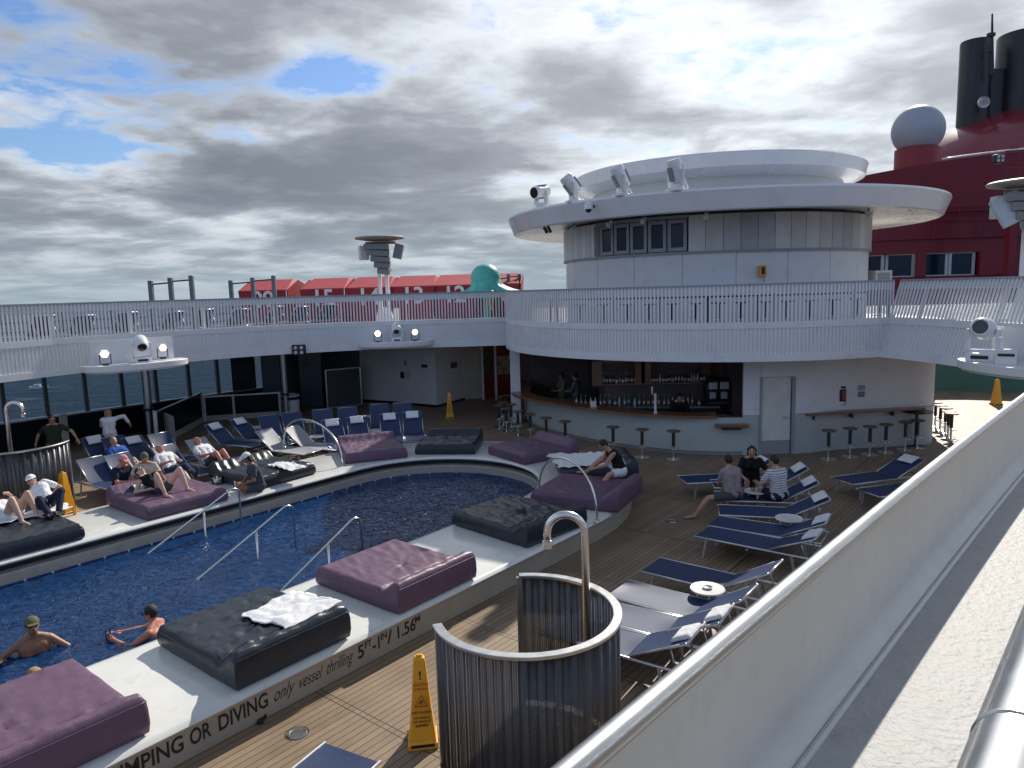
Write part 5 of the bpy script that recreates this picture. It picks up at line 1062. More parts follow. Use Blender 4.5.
lounger('sunlit lounger with rolled towel peeping out right of the curved screen', foot=(583, 607), yaw=R(-33), ang=27, towel='rolled white towel on the sunlit lounger right of the shower screen', group=G1, roll=True)
lounger('sunlit lounger close behind the curved shower screen, lower of two', foot=(550, 622), yaw=R(-34), ang=26, towel='rolled white towel lowest and nearest to the bulwark', group=G1, roll=True)
lounger('navy lounger left of the pair half hidden by the bulwark', foot=(842, 481), yaw=R(18), ang=25, towel='folded white towel on the lounger half hidden by the bulwark', group=G1)
lounger('navy lounger touching the bulwark edge in the photo, right group', foot=(868, 493), yaw=R(16), ang=22, group=G1)
lounger('lone navy lounger at the bottom picture edge near the yellow sign', foot=(352, 752), yaw=R(-118), ang=8, group=G1)
lounger('navy lounger at the left of the pair with towels beside the windbreak', head=(212, 424), yaw=R(155), ang=42, towel='folded white towel on the left lounger of the windbreak pair', group=G2)
lounger('navy lounger at the right of the pair with towels beside the windbreak', head=(237, 419), yaw=R(152), ang=42, towel='folded white towel on the right lounger of the windbreak pair', group=G2)
lounger('navy lounger in front of the white bin, left of two', head=(268, 415.5), yaw=R(120), ang=50, group=G2)
lounger('navy lounger in front of the white bin, right of two', head=(291, 412.5), yaw=R(118), ang=50, group=G2)
lounger('pale grey lounger behind the dark daybed, left of two', head=(263, 430), yaw=R(152), ang=40, fab='grey', group=G2)
lounger('pale grey lounger beside the steel arch, right of two', head=(291, 427), yaw=R(155), ang=40, fab='grey', group=G2)
lounger('upright navy lounger back left of the framed glass screen', head=(322, 409.5), yaw=R(112), ang=60, group=G2)
lounger('upright navy lounger back in front of the framed glass screen', head=(347, 407.5), yaw=R(108), ang=60, group=G2)
lounger('upright navy lounger back below the pale service room, left of two', head=(379, 404), yaw=R(102), ang=60, group=G2)
lounger('upright navy lounger back below the pale service room, right of two', head=(402, 403), yaw=R(100), ang=60, group=G2)
lounger('navy lounger with towel just left of the purple far daybed', head=(331, 420), yaw=R(115), ang=45, towel='bright white towel on the lounger above the small steel arch', group=G2)
lounger('navy lounger with towel just behind the purple far daybed', head=(356, 417), yaw=R(110), ang=45, towel='folded towel on the lounger behind the purple far daybed', group=G2)
lounger('navy lounger with printed towel between purple and dark far daybeds', head=(389, 414), yaw=R(104), ang=45, towel='printed white towel on the lounger left of the last one in the row', group=G2)
lounger('last navy lounger of the front row next to the dark daybed', head=(412, 412), yaw=R(100), ang=48, towel='folded towel on the last lounger of the row, nearest the dark daybed', group=G2)
lounger('large sunlit lounger back between the curved screen and the purple daybed', head=(89, 458), yaw=R(146), ang=42, group=G3)
lounger('navy lounger behind the man with the pink cap', head=(116, 454), yaw=R(146), ang=42, group=G3)
lounger('navy lounger with large towel nearest the curved screen', head=(92, 437), yaw=R(146), ang=48, towel='white towel on the lounger nearest the left curved screen', group=G3)
lounger('navy lounger under the fair haired person in blue', head=(112, 437), yaw=R(146), ang=46, group=G3)
lounger('navy lounger with towel right of the standing woman', head=(131, 437.5), yaw=R(146), ang=42, towel='white towel on the lounger right of the standing woman', group=G3)
lounger('dark navy lounger at the foot of the silver column', head=(158, 433.5), yaw=R(146), ang=50, group=G3)
lounger('lounger under the person in white shirt and jeans', head=(162, 446), yaw=R(150), ang=42, group=G3)
lounger('pale lounger under the person in shorts reclining', head=(195, 439), yaw=R(150), ang=44, fab='grey', group=G3)
for i, (px, py) in enumerate(((15, 330),) * 9):
    lounger('dark lounger on the upper deck behind the slats, %s from the left' % ('first', 'second', 'third', 'fourth', 'fifth', 'sixth', 'seventh', 'eighth', 'ninth')[i], world=pl(-3.4 + 1.25 * i, 13.6, 3.32), yaw=R(-38 if i % 3 else -30), ang=46 if i % 2 else 50, group='loungers on the upper deck', base=3.32)

# ---- small round tables
def side_table(label, px, py, z=.46, r=.23, group='small round white side tables'):
    q = at(px, py, z); q.z = 0; t = thing('side_table', label, 'table', q, 0, group); MB().lathe([(0, z - .025), (r, z - .025), (r + .008, z - .012), (r, z), (r - .03, z - .004), (0, z - .004)], seg=32).build('table_top', tabletop, t, world=False, smooth=40)
    for k in range(3):
        a = k * 2 * PI / 3 + .4; MB().tube([(r * .6 * math.cos(a), r * .6 * math.sin(a), z - .03), (r * .75 * math.cos(a), r * .75 * math.sin(a), .01)], .013, 8).build('leg', whitestr, t, world=False)
    MB().tube([(r * .72 * math.cos(a), r * .72 * math.sin(a), .02) for a in [2 * PI * i / 24 for i in range(24)]], .011, 6, closed=True).build('ring_foot', whitestr, t, world=False); return t
side_table('round white table between the two pale backed loungers near the bulwark', 707.5, 588)
side_table('round white table beside the towels in the middle of the right group', 789, 517.5)
side_table('round table with drinks between the seated men and the woman', 756, 490.5)
for px, py, lab in ((256, 427, 'white table between the towel loungers and the bin'), (312, 421, 'white table right of the sunlit grey lounger backs'), (317, 436, 'white table beside the small steel arch'), (365, 416, 'white table between upright loungers near the glass screen'), (376, 430, 'white table behind the purple far daybed')): side_table(lab, px, py, group='small white tables in the far row')
# drinks on tables
def cup(label, loc, mt, h=.12, r=.035, cat='cup', group=None):
    t = thing('cup', label, cat, loc, 0, group); MB().lathe([(0, 0), (r * .8, 0), (r, h), (r * .92, h), (r * .72, .01), (0, .01)], seg=14).build('cup_body', mt, t, world=False, smooth=40); MB().lathe([(0, h * .7), (r * .86, h * .7)], seg=14).build('drink', mat('amber_drink', (.45, .16, .03), .1), t, world=False); return t
q = at(756, 490.5, .46); cup('clear cup of drink on the table of the seated group', (q.x - .06, q.y, .46), clear, .15, .04); cup('white cup on the table of the seated group', (q.x + .08, q.y - .04, .46), white2, .12, .04)
q = at(707.5, 588, .46); t = thing('ashtray', 'dark ring dish on the near round table', 'dish', (q.x, q.y, .46)); MB().lathe([(0, .004), (.05, .006), (.07, .02), (.065, .02), (.05, .01)], seg=20).build('dish_body', greyp, t, world=False, smooth=40)
cup('orange drink standing by the reclining man on the left black daybed', at(75, 514, ZR + .28 - .27), mat('orange_drink', (.75, .28, .02), .2), .17, .042)
t = thing('ice_bucket', 'clear tub of ice and cups on the rim beside the purple daybed', 'bucket', at(218, 484, ZR)); MB().lathe([(0, .005), (.12, .005), (.17, .2), (.16, .2), (.11, .015)], seg=20).build('tub', clear, t, world=False, smooth=40); m = MB()
for i in range(14): m.box((random.uniform(-.08, .08), random.uniform(-.08, .08), .05 + random.random() * .1), (.04, .04, .04), rz=random.random() * 3)
m.build('ice', mat('ice_white', (.78, .80, .72), .25), t, world=False, smooth=None)
cup('steel can cup on the rim by the cross-legged woman', at(236, 487, ZR), bsteel, .14, .04)

# ---- bar stools
def make_stool(nm='bar_stool', h=.78, r=.19, tm=None):
    t = thing(nm, 'x', 'bar stool'); MB().lathe([(0, h - .035), (r - .02, h - .035), (r, h - .015), (r - .01, h), (0, h)], seg=24).build('seat', tm or wood2, t, world=False, smooth=40); MB().lathe([(.045, .35), (.045, h - .035)], seg=14).build('sleeve', dkmet, t, world=False, smooth=True); MB().lathe([(.028, .02), (.028, .36)], seg=12).build('stem', steel, t, world=False, smooth=True); MB().lathe([(.0, 0), (.2, 0), (.2, .012), (.05, .03), (.028, .04)], seg=24).build('foot_plate', steel, t, world=False, smooth=40)
    m = MB(); m.tube([(.13 * math.cos(a) + .03, .13 * math.sin(a), .30) for a in [2 * PI * i / 20 for i in range(20)]], .009, 6, closed=True); m.build('foot_ring', steel, t, world=False, smooth=True); return t
stool0 = make_stool(); used = [False]
def stool(label, px=None, py=None, loc=None, group='', z=.78, base=0.):
    q = loc if loc is not None else at(px, py, z + base); p = (q.x, q.y, base)
    if not used[0]: used[0] = True; stool0.location = p; stool0['label'] = label; stool0['group'] = group; return stool0
    return copy_tree(stool0, p, random.random() * 6, label, group)
GS = 'bar stools along the round bar'
for px, py, lab in ((517.6, 411, 'bar stool partly hidden at the left end of the bar front'), (530, 413.8, 'bar stool second along from the left end of the bar front'), (546, 417.5, 'bar stool above the middle of the purple far right daybed'), (565, 421, 'bar stool above the right end of the purple far right daybed'), (613, 426.5, 'bar stool just behind the reading man'), (642, 429, 'middle bar stool between the reading man and the short ledge'), (673.5, 430.5, 'bar stool nearest the short wooden ledge')): stool(lab, px, py, group=GS)
for i, (px, py) in enumerate(((829, 430), (850.5, 427.8), (870.5, 426), (886.5, 424), (906, 421.6), (918, 419.8))): stool('bar stool %s from the white door under the long ledge' % ('first', 'second', 'third', 'fourth', 'fifth', 'sixth')[i], px, py, group='bar stools under the long ledge')
for i, (px, py) in enumerate(((501, 396), (508, 395), (503, 402), (511, 404), (506, 408), (499, 405))): stool('bar stool in the crowded cluster left of the bar', px, py, group='clustered bar stools left of the bar')
for i, (px, py) in enumerate(((936, 402), (941, 405), (946, 407.5), (949, 411), (952, 413))): stool('sunlit bar stool in the yard right of the bar, %s from the wall' % ('first', 'second', 'third', 'fourth', 'fifth')[i], px, py, group='sunlit bar stools right of the bar')
for i in range(15): a, _ = cyl(556 + 23.2 * i, 305, 6.2); q = ppt(a, 6.15); stool('bar stool on the balcony behind the slats', loc=q, group='bar stools on the balcony', base=3.362)
bt = thing('balcony_counter', 'narrow dark counter running round the inside of the balcony slats', 'counter', (IC.x, IC.y, 3.36)); MB().lathe([(6.6, 4.28), (6.88, 4.28), (6.88, 4.32), (6.6, 4.32), (6.6, 4.28)], (IC.x, IC.y, 0), 80, R(-185), R(-60)).build('board', dkmet, bt)
for k in range(12): q = ppt(R(-180 + 10.5 * k), 6.7); MB().bar((q.x, q.y, 3.37), (q.x, q.y, 4.28), .05, .05).build('support', dkmet, bt)
q = at(917, 411, 1.0); t = thing('poseur_table', 'dark round high table at the right end of the long ledge', 'table', (q.x, q.y, 0)); MB().lathe([(0, .97), (.38, .97), (.4, .985), (.38, 1.0), (0, 1.0)], seg=32).build('table_top', dkmet, t, world=False, smooth=40); MB().lathe([(.25, 0), (.25, .02), (.04, .05), (.04, .97)], seg=16).build('pedestal', dkmet, t, world=False, smooth=40)
q = at(935, 383 + 20, .9); t = thing('tub_chair', 'pale sunlit tub chair with dark seat in the yard right of the bar', 'chair', (q.x - .2, q.y + .3, 0)); MB().lathe([(.3, .75), (.34, 1.0), (.3, 1.22), (.27, 1.2), (.3, 1.0), (.27, .78)], seg=24, a0=-.3, a1=PI + .3).build('back', tabletop, t, world=False, smooth=40); MB().lathe([(0, .7), (.3, .7), (.3, .78), (0, .78)], seg=24).build('seat', black, t, world=False)
for k in range(4): a = PI / 4 + k * PI / 2; MB().tube([(.2 * math.cos(a), .2 * math.sin(a), .7), (.26 * math.cos(a), .26 * math.sin(a), 0)], .018, 8).build('leg', steel, t, world=False)

# ---- curved shower screens
def screen(label, c, r, a0, a1, h, z0=.08, period=.15, amp=.021, sl=.0):
    t = thing('shower_screen', label, 'screen', (c[0], c[1], 0), group='curved corrugated shower screens'); L = abs(a1 - a0) * r; n = int(L / .008); V = []; UV = []
    for i in range(n + 1):
        s = L * i / n; a = a0 + (a1 - a0) * i / n; w = math.tanh(1.8 * math.sin(2 * PI * s / period)) * amp; rr = r + w
        for z in (z0, h - .01): V.append((rr * math.cos(a), rr * math.sin(a), z)); UV.append((s, z))
    Fc = [(2 * i, 2 * i + 2, 2 * i + 3, 2 * i + 1) for i in range(n)]; o = MB().add(V, Fc).build('corrugated_sheet', perf, t, world=False, smooth=True); uvl = o.data.uv_layers.new(name='UVMap')
    for l in o.data.loops: uvl.data[l.index].uv = UV[l.vertex_index]
    sd = o.modifiers.new('solid', 'SOLIDIFY'); sd.thickness = .002
    K = 64; MB().lathe([(r - .045, h - .012), (r + .045, h - .012), (r + .047, h + .012), (r + .04, h + .018), (r - .04, h + .018), (r - .047, h + .012), (r - .045, h - .012)], (0, 0, 0), K, a0, a1).build('top_cap', bsteel, t, world=False, smooth=40)
    MB().lathe([(r - .03, z0 - .02), (r + .03, z0 - .02), (r + .03, z0 + .03), (r - .03, z0 + .03), (r - .03, z0 - .02)], (0, 0, 0), K, a0, a1).build('bottom_channel', dkmet, t, world=False, smooth=40)
    for a in (a0, a1): q = Vector((r * math.cos(a), r * math.sin(a), 0)); MB().bar(q, q + Vector((0, 0, h - .012)), .06, .045, up=(math.cos(a), math.sin(a), 0)).build('end_post', bsteel, t, world=False)
    for k in range(5): a = a0 + (a1 - a0) * (k + .5) / 5; q = Vector((r * math.cos(a), r * math.sin(a), 0)); MB().bar(q, q + Vector((0, 0, z0)), .05, .05, up=(0, 1, 0)).build('foot', dkmet, t, world=False)
    return t
sc0 = (.08, 6.66); screen('large dark corrugated shower screen with steel cap in the foreground', sc0, .88, R(196), R(196 + 258), 1.5)
def gooseneck(label, x, y, ang, top, r=.20, tr=.035, group='gooseneck shower pipes'):
    t = thing('shower_pipe', label, 'shower', (x, y, 0), ang, group); pts = [(0, 0, 0), (0, 0, top - r)]
    for i in range(1, 13): a = PI * i / 12; pts.append((r - r * math.cos(a), 0, top - r + r * math.sin(a)))
    pts.append((2 * r, 0, top - r - .12)); MB().tube(pts, tr, 16).build('pipe', steel, t, world=False, smooth=True); MB().lathe([(tr * 1.25, top - r - .16), (tr * 1.25, top - r - .09), (tr, top - r - .09)], (2 * r, 0, 0), 16).build('nozzle', steel, t, world=False, smooth=40); MB().lathe([(.09, 0), (.09, .015), (tr, .02)], seg=20).build('base_flange', steel, t, world=False, smooth=40)
    MB().tube([(tr, 0, 1.0), (tr + .06, 0, 1.0)], .018, 8).build('valve', steel, t, world=False); return t
gp = aty(586, 600, 6.95); gooseneck('thick steel gooseneck shower pipe inside the foreground screen', gp.x, gp.y, R(172), 2.36, .19, .040)
sc1 = at(12, 444.5, 1.5); screen('dark corrugated shower screen at the left picture edge', (sc1.x, sc1.y), 1.12, R(-185), R(12), 1.5)
e1 = at(75, 448, 1.5)
gp = aty(13, 470, 15.9); gooseneck('steel gooseneck shower pipe at the left picture edge', gp.x, gp.y, R(10), 2.42, .17, .045)

# ---- yellow wet floor cones
def wet_sign(label, loc, rz, h=.93, txt=True, group='yellow wet floor signs'):
    t = thing('wet_floor_sign', label, 'warning sign', loc, rz, group); w0, w1, d0, d1 = .135, .058, .135, .05; V = []
    m = MB(); lv = [(0, .155, .155), (.06, .155, .155), (.07, w0, d0), (h * .5, (w0 + w1) / 2 - .003, .09), (h - .03, w1, d1), (h, w1 * .8, d1 * .8)]
    for z, a, b in lv: V += [(-a, -b, z), (a, -b, z), (a, b, z), (-a, b, z)]
    m.add(V, [(4 * i + k, 4 * i + (k + 1) % 4, 4 * i + 4 + (k + 1) % 4, 4 * i + 4 + k) for i in range(len(lv) - 1) for k in range(4)] + [(3, 2, 1, 0), tuple(len(V) - 4 + k for k in range(4))]); m.build('cone_body', yellow, t, world=False, bevel=.008)
    MB().box((0, -.156, .045), (.24, .006, .03)).build('base_slot', black, t, world=False)
    for s in (-1, 1): MB().box((s * .156, 0, .045), (.006, .24, .03)).build('base_slot', black, t, world=False)
    MB().box((0, 0, h + .008), (.06, .035, .03)).build('carry_loop', yellow, t, world=False, bevel=.006)
    if txt:
        sl = math.atan2(d0 - d1, h - .1); f = lambda x, z: (x, -(d0 + (d1 - d0) * (z - .07) / (h - .10)) - .006 + (0.006 if abs(z - h * .5) > .2 else -.004), z); up = (0, math.sin(sl), math.cos(sl))
        for s, z, b, mm in ((.036, .66, 'CAUTION', redtxt), (.030, .615, 'CUIDADO', redtxt), (.036, .375, 'WET FLOOR', ywtxt), (.026, .325, 'PISO MOJADO', ywtxt), (.028, .285, 'SOL MOUILLE', ywtxt), (.034, .235, 'SLIPPERY', ywtxt), (.12, .72, '!', ywtxt)):
            me = text_mesh(b, s, .001, 'CENTER'); x_ = Vector((1, 0, 0)); y_ = Vector(up); z_ = x_.cross(y_); o_ = Vector(f(0, z)) + Vector((0, -.004, 0)); me.transform(Matrix(((1, y_.x, z_.x, o_.x), (0, y_.y, z_.y, o_.y), (0, y_.z, z_.z, o_.z), (0, 0, 0, 1)))); me.materials.append(mm); o = bpy.data.objects.new('print', me); col.objects.link(o); o.parent = t
        o_ = Vector(f(0, .50)); a3 = [(-.065, -.05), (.065, -.05), (0, .06)]; m = MB(); P_ = [o_ + Vector((x, -.006, 0)) + Vector(up) * z for x, z in a3]
        for i in range(3): m.bar(P_[i], P_[(i + 1) % 3], .006, .008, up=(0, 1, 0))
        m.build('warning_triangle', redtxt, t, world=False); m = MB(); m.bar(P_[0].lerp(P_[1], .45) + Vector(up) * .015, P_[0].lerp(P_[1], .55) + Vector(up) * .06, .006, .012, up=(0, 1, 0)); m.bar(P_[0].lerp(P_[1], .35) + Vector(up) * .04, P_[0].lerp(P_[1], .65) + Vector(up) * .05, .006, .01, up=(0, 1, 0)); m.build('slipping_figure', ywtxt, t, world=False)
q = at(423, 741); wet_sign('large orange yellow wet floor sign beside the foreground shower screen', q, R(8))
wet_sign('orange wet floor sign by the left curved screen', at(67, 514), R(-20), txt=True); wet_sign('yellow wet floor sign in the shade before the service room', at(450, 418), R(5), txt=True); wet_sign('orange wet floor sign in the lit yard at the far right', at(998, 408) if False else at(996, 405), R(0), txt=False)

# ---- deck drains, flip-flops, towels
for px, py, lab in ((297, 733, 'round metal deck drain in the sunlit planks'), (672, 521, 'small round deck drain in the shaded deck right of the pool')):
    q = at(px, py, .004); t = thing('deck_drain', lab, 'drain', q); MB().lathe([(0, .003), (.075, .003), (.08, .008), (.10, .008), (.105, 0)], seg=32).build('ring', bsteel, t, world=False, smooth=40); m = MB(); m.lathe([(.118, .001), (.125, .001)], seg=32); m.build('caulk', black, t, world=False)
def flipflop(label, px, py, rz):
    q = at(px, py, 0); t = thing('flip_flop', label, 'sandal', q, rz, 'black flip-flops on the deck'); o = [( .14, .0), (.12, .04), (.05, .052), (-.04, .04), (-.12, .036), (-.14, 0), (-.12, -.036), (-.04, -.034), (.05, -.048), (.12, -.04)]; MB().prism(o, 0, .03).build('sole', black, t, world=False, bevel=.005); MB().tube([(-.02, .045, .02), (.03, .02, .07), (.09, 0, .03), (.03, -.02, .07), (-.02, -.04, .02)], .012, 8).build('strap', black, t, world=False, smooth=True)
flipflop('black flip-flop nearer the pool wall', 268, 713, R(75)); flipflop('black flip-flop with its tip towards the drain', 274, 709, R(55)); flipflop('black flip-flop lying lowest by the pool wall', 262, 718, R(100)) 
def cloth_heap(name, label, c, yaw, a, b, seed, mt=towelm, hfac=.05, group=None, surf=None):
    V = []; nx, ny = 44, 34
    for i in range(nx + 1):
        for j in range(ny + 1):
            u = i / nx - .5; v = j / ny - .5; x = a * u * (1 + .18 * noise.noise(Vector((v * 4, seed, 1)))) + .04 * noise.noise(Vector((u * 6, v * 6, seed + 5))); y = b * v * (1 + .2 * noise.noise(Vector((u * 4, seed, 7)))) + .04 * noise.noise(Vector((u * 6, v * 6, seed + 8)))
            z = hfac * (abs(noise.noise(Vector((x * 5, y * 5, seed)))) * 1.4 + abs(noise.noise(Vector((x * 13, y * 11, seed + 2)))) * .5) + .034
            if surf: z += surf(x, y)
            V.append((x, y, z))
    Fc = [(i * (ny + 1) + j, (i + 1) * (ny + 1) + j, (i + 1) * (ny + 1) + j + 1, i * (ny + 1) + j + 1) for i in range(nx) for j in range(ny)]; o = MB().add(V, Fc).build(name, mt, smooth=True); o.location = c; o.rotation_euler = (0, 0, yaw); s_ = o.modifiers.new('solid', 'SOLIDIFY'); s_.thickness = .008; s_.offset = 1; return tag(o, label, 'towel', group)
ZB = ZR + .27
q = at(293, 612, ZB); cloth_heap('towel', 'crumpled white towel on the black near daybed', (q.x, q.y, ZB - .005), YN + .2, .85, .85, 3, hfac=.035)
q = at(585, 465, ZB); cloth_heap('towel', 'wide white towel spread under the reading man', (1.75, 16.05, ZB), R(5), 1.75, 1.25, 5, hfac=.04)
q = at(147, 489, ZB); cloth_heap('towel', 'bunched white towel on the purple daybed by the sunbather', (q.x, q.y, ZB), YP, .45, .5, 7, hfac=.10)
q = at(292, 468, ZB); cloth_heap('towel', 'white towel on the dark daybed beside the cross-legged woman', (q.x - .1, q.y, ZB), R(140), 1.0, .45, 9, hfac=.05)
q = at(25, 514, ZB); cloth_heap('towel', 'white towel under the legs of the person lying on the left black daybed', (q.x, q.y, ZB), YP, 1.0, 1.3, 11, hfac=.03)

# ================================================================ PEOPLE
def ik(a, t, l1, l2, hint):
    a = Vector(a); t = Vector(t); d = t - a; L = d.length
    if L > (l1 + l2) * .999: t = a + d * ((l1 + l2) * .999 / L); d = t - a; L = d.length
    L = max(L, abs(l1 - l2) + .02); x = d.normalized(); h = Vector(hint); h = h - x * h.dot(x)
    h = h.normalized() if h.length > 1e-4 else x.orthogonal().normalized()
    c = (l1 * l1 + L * L - l2 * l2) / (2 * L); return a + x * c + h * math.sqrt(max(0, l1 * l1 - c * c)), t
def remesh(m, name, mt, vox, parent, smooth_it=4):
    o = bpy.data.objects.new('tmp', m.mesh('tmp', mt)); col.objects.link(o); r = o.modifiers.new('r', 'REMESH'); r.mode = 'VOXEL'; r.voxel_size = vox; r.use_smooth_shade = True
    s = o.modifiers.new('s', 'SMOOTH'); s.iterations = smooth_it; s.factor = .5
    bpy.context.view_layer.update(); me = bpy.data.meshes.new_from_object(o.evaluated_get(bpy.context.evaluated_depsgraph_get())); bpy.data.objects.remove(o)
    me.name = name; me.materials.clear(); me.materials.append(mt); me.polygons.foreach_set('use_smooth', [True] * len(me.polygons)); ob = bpy.data.objects.new(name, me); col.objects.link(ob); ob.parent = parent; return ob
def person(label, loc, yaw, pelvis_z, spine, hands, feet, head=(1, 0, 0), sk=skin, hair=h_dark, hairstyle='short', top=None, bottom=None, cap=None, shades=False, lat=(0, 1, 0), knee=((1, 0, .6), (1, 0, .6)), elbow=((-.2, .6, -.6), (-.2, -.6, -.6)), s=1.0, female=False, vox=.014, toes=None, curve=0.0, headup=None, group=None, palm=((0, 0, -1), (0, 0, -1))):
    t = thing('person', label, 'person', loc, yaw, group); sp = Vector(spine).normalized(); lat = Vector(lat).normalized(); fw = lat.cross(sp).normalized()
    P = Vector((0, 0, pelvis_z)); ws = .92 if female else 1.0
    mid = P + sp * .24 * s; sp2 = (sp + fw * curve).normalized(); neck = mid + sp2 * .27 * s; fw2 = lat.cross(sp2).normalized()
    hd = Vector(head).normalized(); hu = Vector(headup).normalized() if headup else (sp2 * .5 + Vector((0, 0, .5)) if sp2.z > .3 else sp2); hu = (hu - hd * hu.dot(hd)).normalized(); hl = hu.cross(hd).normalized()
    HC = neck + (sp2 * .085 + hu * .078) * s + hd * .025 * s; HM = Matrix((hd, hl, hu)).transposed()
    sh = [neck - sp2 * .055 * s + lat * k * .175 * s * ws for k in (1, -1)]; hip = [P - sp * .02 + lat * k * .092 * s for k in (1, -1)]
    arms = []; legs = []
    for k in (0, 1):
        el, ha = ik(sh[k], hands[k], .285 * s, .25 * s, Vector(elbow[k])); arms.append((sh[k], el, ha))
        kn, an = ik(hip[k], feet[k], .43 * s, .42 * s, Vector(knee[k])); legs.append((hip[k], kn, an))
    def torso(m, e=0, lo=True, hi=True):
        w = .075 * s
        if lo: m.cap(P + lat * w, P - lat * w, .115 * s + e); m.cap(P + lat * .07 * s, mid + lat * .06 * s, .108 * s + e, .10 * s * ws + e); m.cap(P - lat * .07 * s, mid - lat * .06 * s, .108 * s + e, .10 * s * ws + e)
        if hi:
            c2 = neck - sp2 * .13 * s
            for k in (1, -1): m.cap(mid + lat * .06 * s * k, c2 + lat * .085 * s * k, .10 * s * ws + e, .108 * s * ws + e)
            m.cap(c2 + lat * .085 * s, c2 - lat * .085 * s, .105 * s * ws + e); m.cap(sh[0] - lat * .02, sh[1] + lat * .02, .062 * s + e); m.cap(c2, neck, .09 * s + e, .055 * s + e)
            if female:
                for k in (1, -1): m.ell(c2 + lat * k * .075 * s + fw2 * .085 * s - sp2 * .03, (.065 + e,) * 3)
    m = MB(); torso(m)
    for a, b, c in arms:
        m.cap(a, a.lerp(b, .5), .057 * s, .047 * s); m.cap(a.lerp(b, .4), b, .048 * s, .038 * s); m.cap(b, b.lerp(c, .35), .040 * s, .040 * s); m.cap(b.lerp(c, .3), c, .040 * s, .026 * s)
        d = (c - b).normalized(); m.cap(c, c + d * .07 * s, .028 * s, .034 * s)
    for a, b, c in legs:
        m.cap(a, a.lerp(b, .5), .088 * s, .072 * s); m.cap(a.lerp(b, .45), b, .074 * s, .053 * s); m.cap(b, b.lerp(c, .35), .054 * s, .056 * s); m.cap(b.lerp(c, .3), c, .056 * s, .034 * s)
    tdir = toes or [None, None]; ft = []
    for i, (a, b, c) in enumerate(legs):
        sd = (c - b).normalized(); td = Vector(tdir[i]) if tdir[i] else (fw - sd * fw.dot(sd)); td = td.normalized() if td.length > .1 else fw
        heel = c + sd * .035 * s - td * .03 * s; m.cap(heel, c + sd * .045 * s + td * .12 * s, .036 * s, .030 * s); m.cap(c + sd * .05 * s + td * .10 * s, c + sd * .055 * s + td * .18 * s, .033 * s, .020 * s); ft.append((heel, c + sd * .05 * s + td * .18 * s))
    m.cap(neck - sp2 * .04, HC - hu * .05 * s, .058 * s, .054 * s); m.ell(HC, (.092 * s, .074 * s, .108 * s), HM, 18, 12); m.ell(HC + HM @ Vector((.028, 0, -.055)) * s, (.060 * s, .052 * s, .062 * s), HM)
    m.cap(HC + HM @ Vector((.085, 0, .012)) * s, HC + HM @ Vector((.106, 0, -.020)) * s, .010 * s, .015 * s)
    for k in (1, -1): m.ell(HC + HM @ Vector((-.006, k * .075, -.008)) * s, (.020 * s, .012 * s, .030 * s), HM)
    m.cap(HC + HM @ Vector((.090, .018, -.050)) * s, HC + HM @ Vector((.090, -.018, -.050)) * s, .009 * s)
    for q_ in sh: m.cap(neck + sp2 * .035 * s, q_.lerp(neck, .25) + sp2 * .015 * s, .052 * s, .050 * s)
    body = remesh(m, 'body', sk, vox, t, 3)
    # fingers and thumbs, grown onto the palms of the same mesh
    f = MB()
    for i, (a, b, c) in enumerate(arms):
        d = (c - b).normalized(); pn = Vector(palm[i]); pn = (pn - d * pn.dot(d)); pn = pn.normalized() if pn.length > .1 else d.orthogonal().normalized(); w = d.cross(pn)
        if (w.dot(lat) > 0) == (i == 0): side = -1
        else: side = 1
        for q in range(4):
            L = (.062, .075, .070, .055)[q] * s; o_ = c + d * .088 * s + w * (q - 1.5) * .019 * s; e1 = o_ + d * L * .5 + pn * .006; e2 = e1 + (d * .75 + pn * .65).normalized() * L * .55; f.cap(o_ - d * .03 * s, e1, .0098 * s, .0088 * s, 8); f.cap(e1, e2, .0088 * s, .0068 * s, 8)
        tb = c + d * .03 * s + w * side * .026 * s; e1 = tb + (d * .6 + w * side * .7 + pn * .3).normalized() * .045 * s; f.cap(tb, e1, .013 * s, .010 * s, 8); f.cap(e1, e1 + (d + pn * .3 + w * side * .1).normalized() * .032 * s, .010 * s, .0075 * s, 8)
    import bmesh
    bm = bmesh.new(); bm.from_mesh(body.data); tmp = f.mesh('f', sk, True); bm.from_mesh(tmp); bm.to_mesh(body.data); bm.free(); bpy.data.meshes.remove(tmp); body.data.polygons.foreach_set('use_smooth', [True] * len(body.data.polygons))
    # clothes
    e = .014 * s
    if top and top[0] != 'none':
        m = MB(); torso(m, e, lo=top[0] not in ('bra',), hi=True) if top[0] != 'vest' else torso(m, e * .7)
        if top[0] in ('tee', 'long'):
            for a, b, c in arms:
                m.cap(a, a.lerp(b, .62), .070 * s, .062 * s)
                if top[0] == 'long': m.cap(a.lerp(b, .5), b, .064 * s, .056 * s); m.cap(b, b.lerp(c, .93), .056 * s, .044 * s)
        if top[0] == 'dress': 
            for a, b, c in legs: m.cap(a, a.lerp(b, .45), .11 * s, .10 * s)
        ob = remesh(m, 'shirt', top[1], vox * 1.0, t, 3)
        dm = ob.modifiers.new('folds', 'DISPLACE'); tx = bpy.data.textures.get('folds') or bpy.data.textures.new('folds', 'CLOUDS'); tx.noise_scale = .09; dm.texture = tx; dm.strength = .022; dm.mid_level = .45
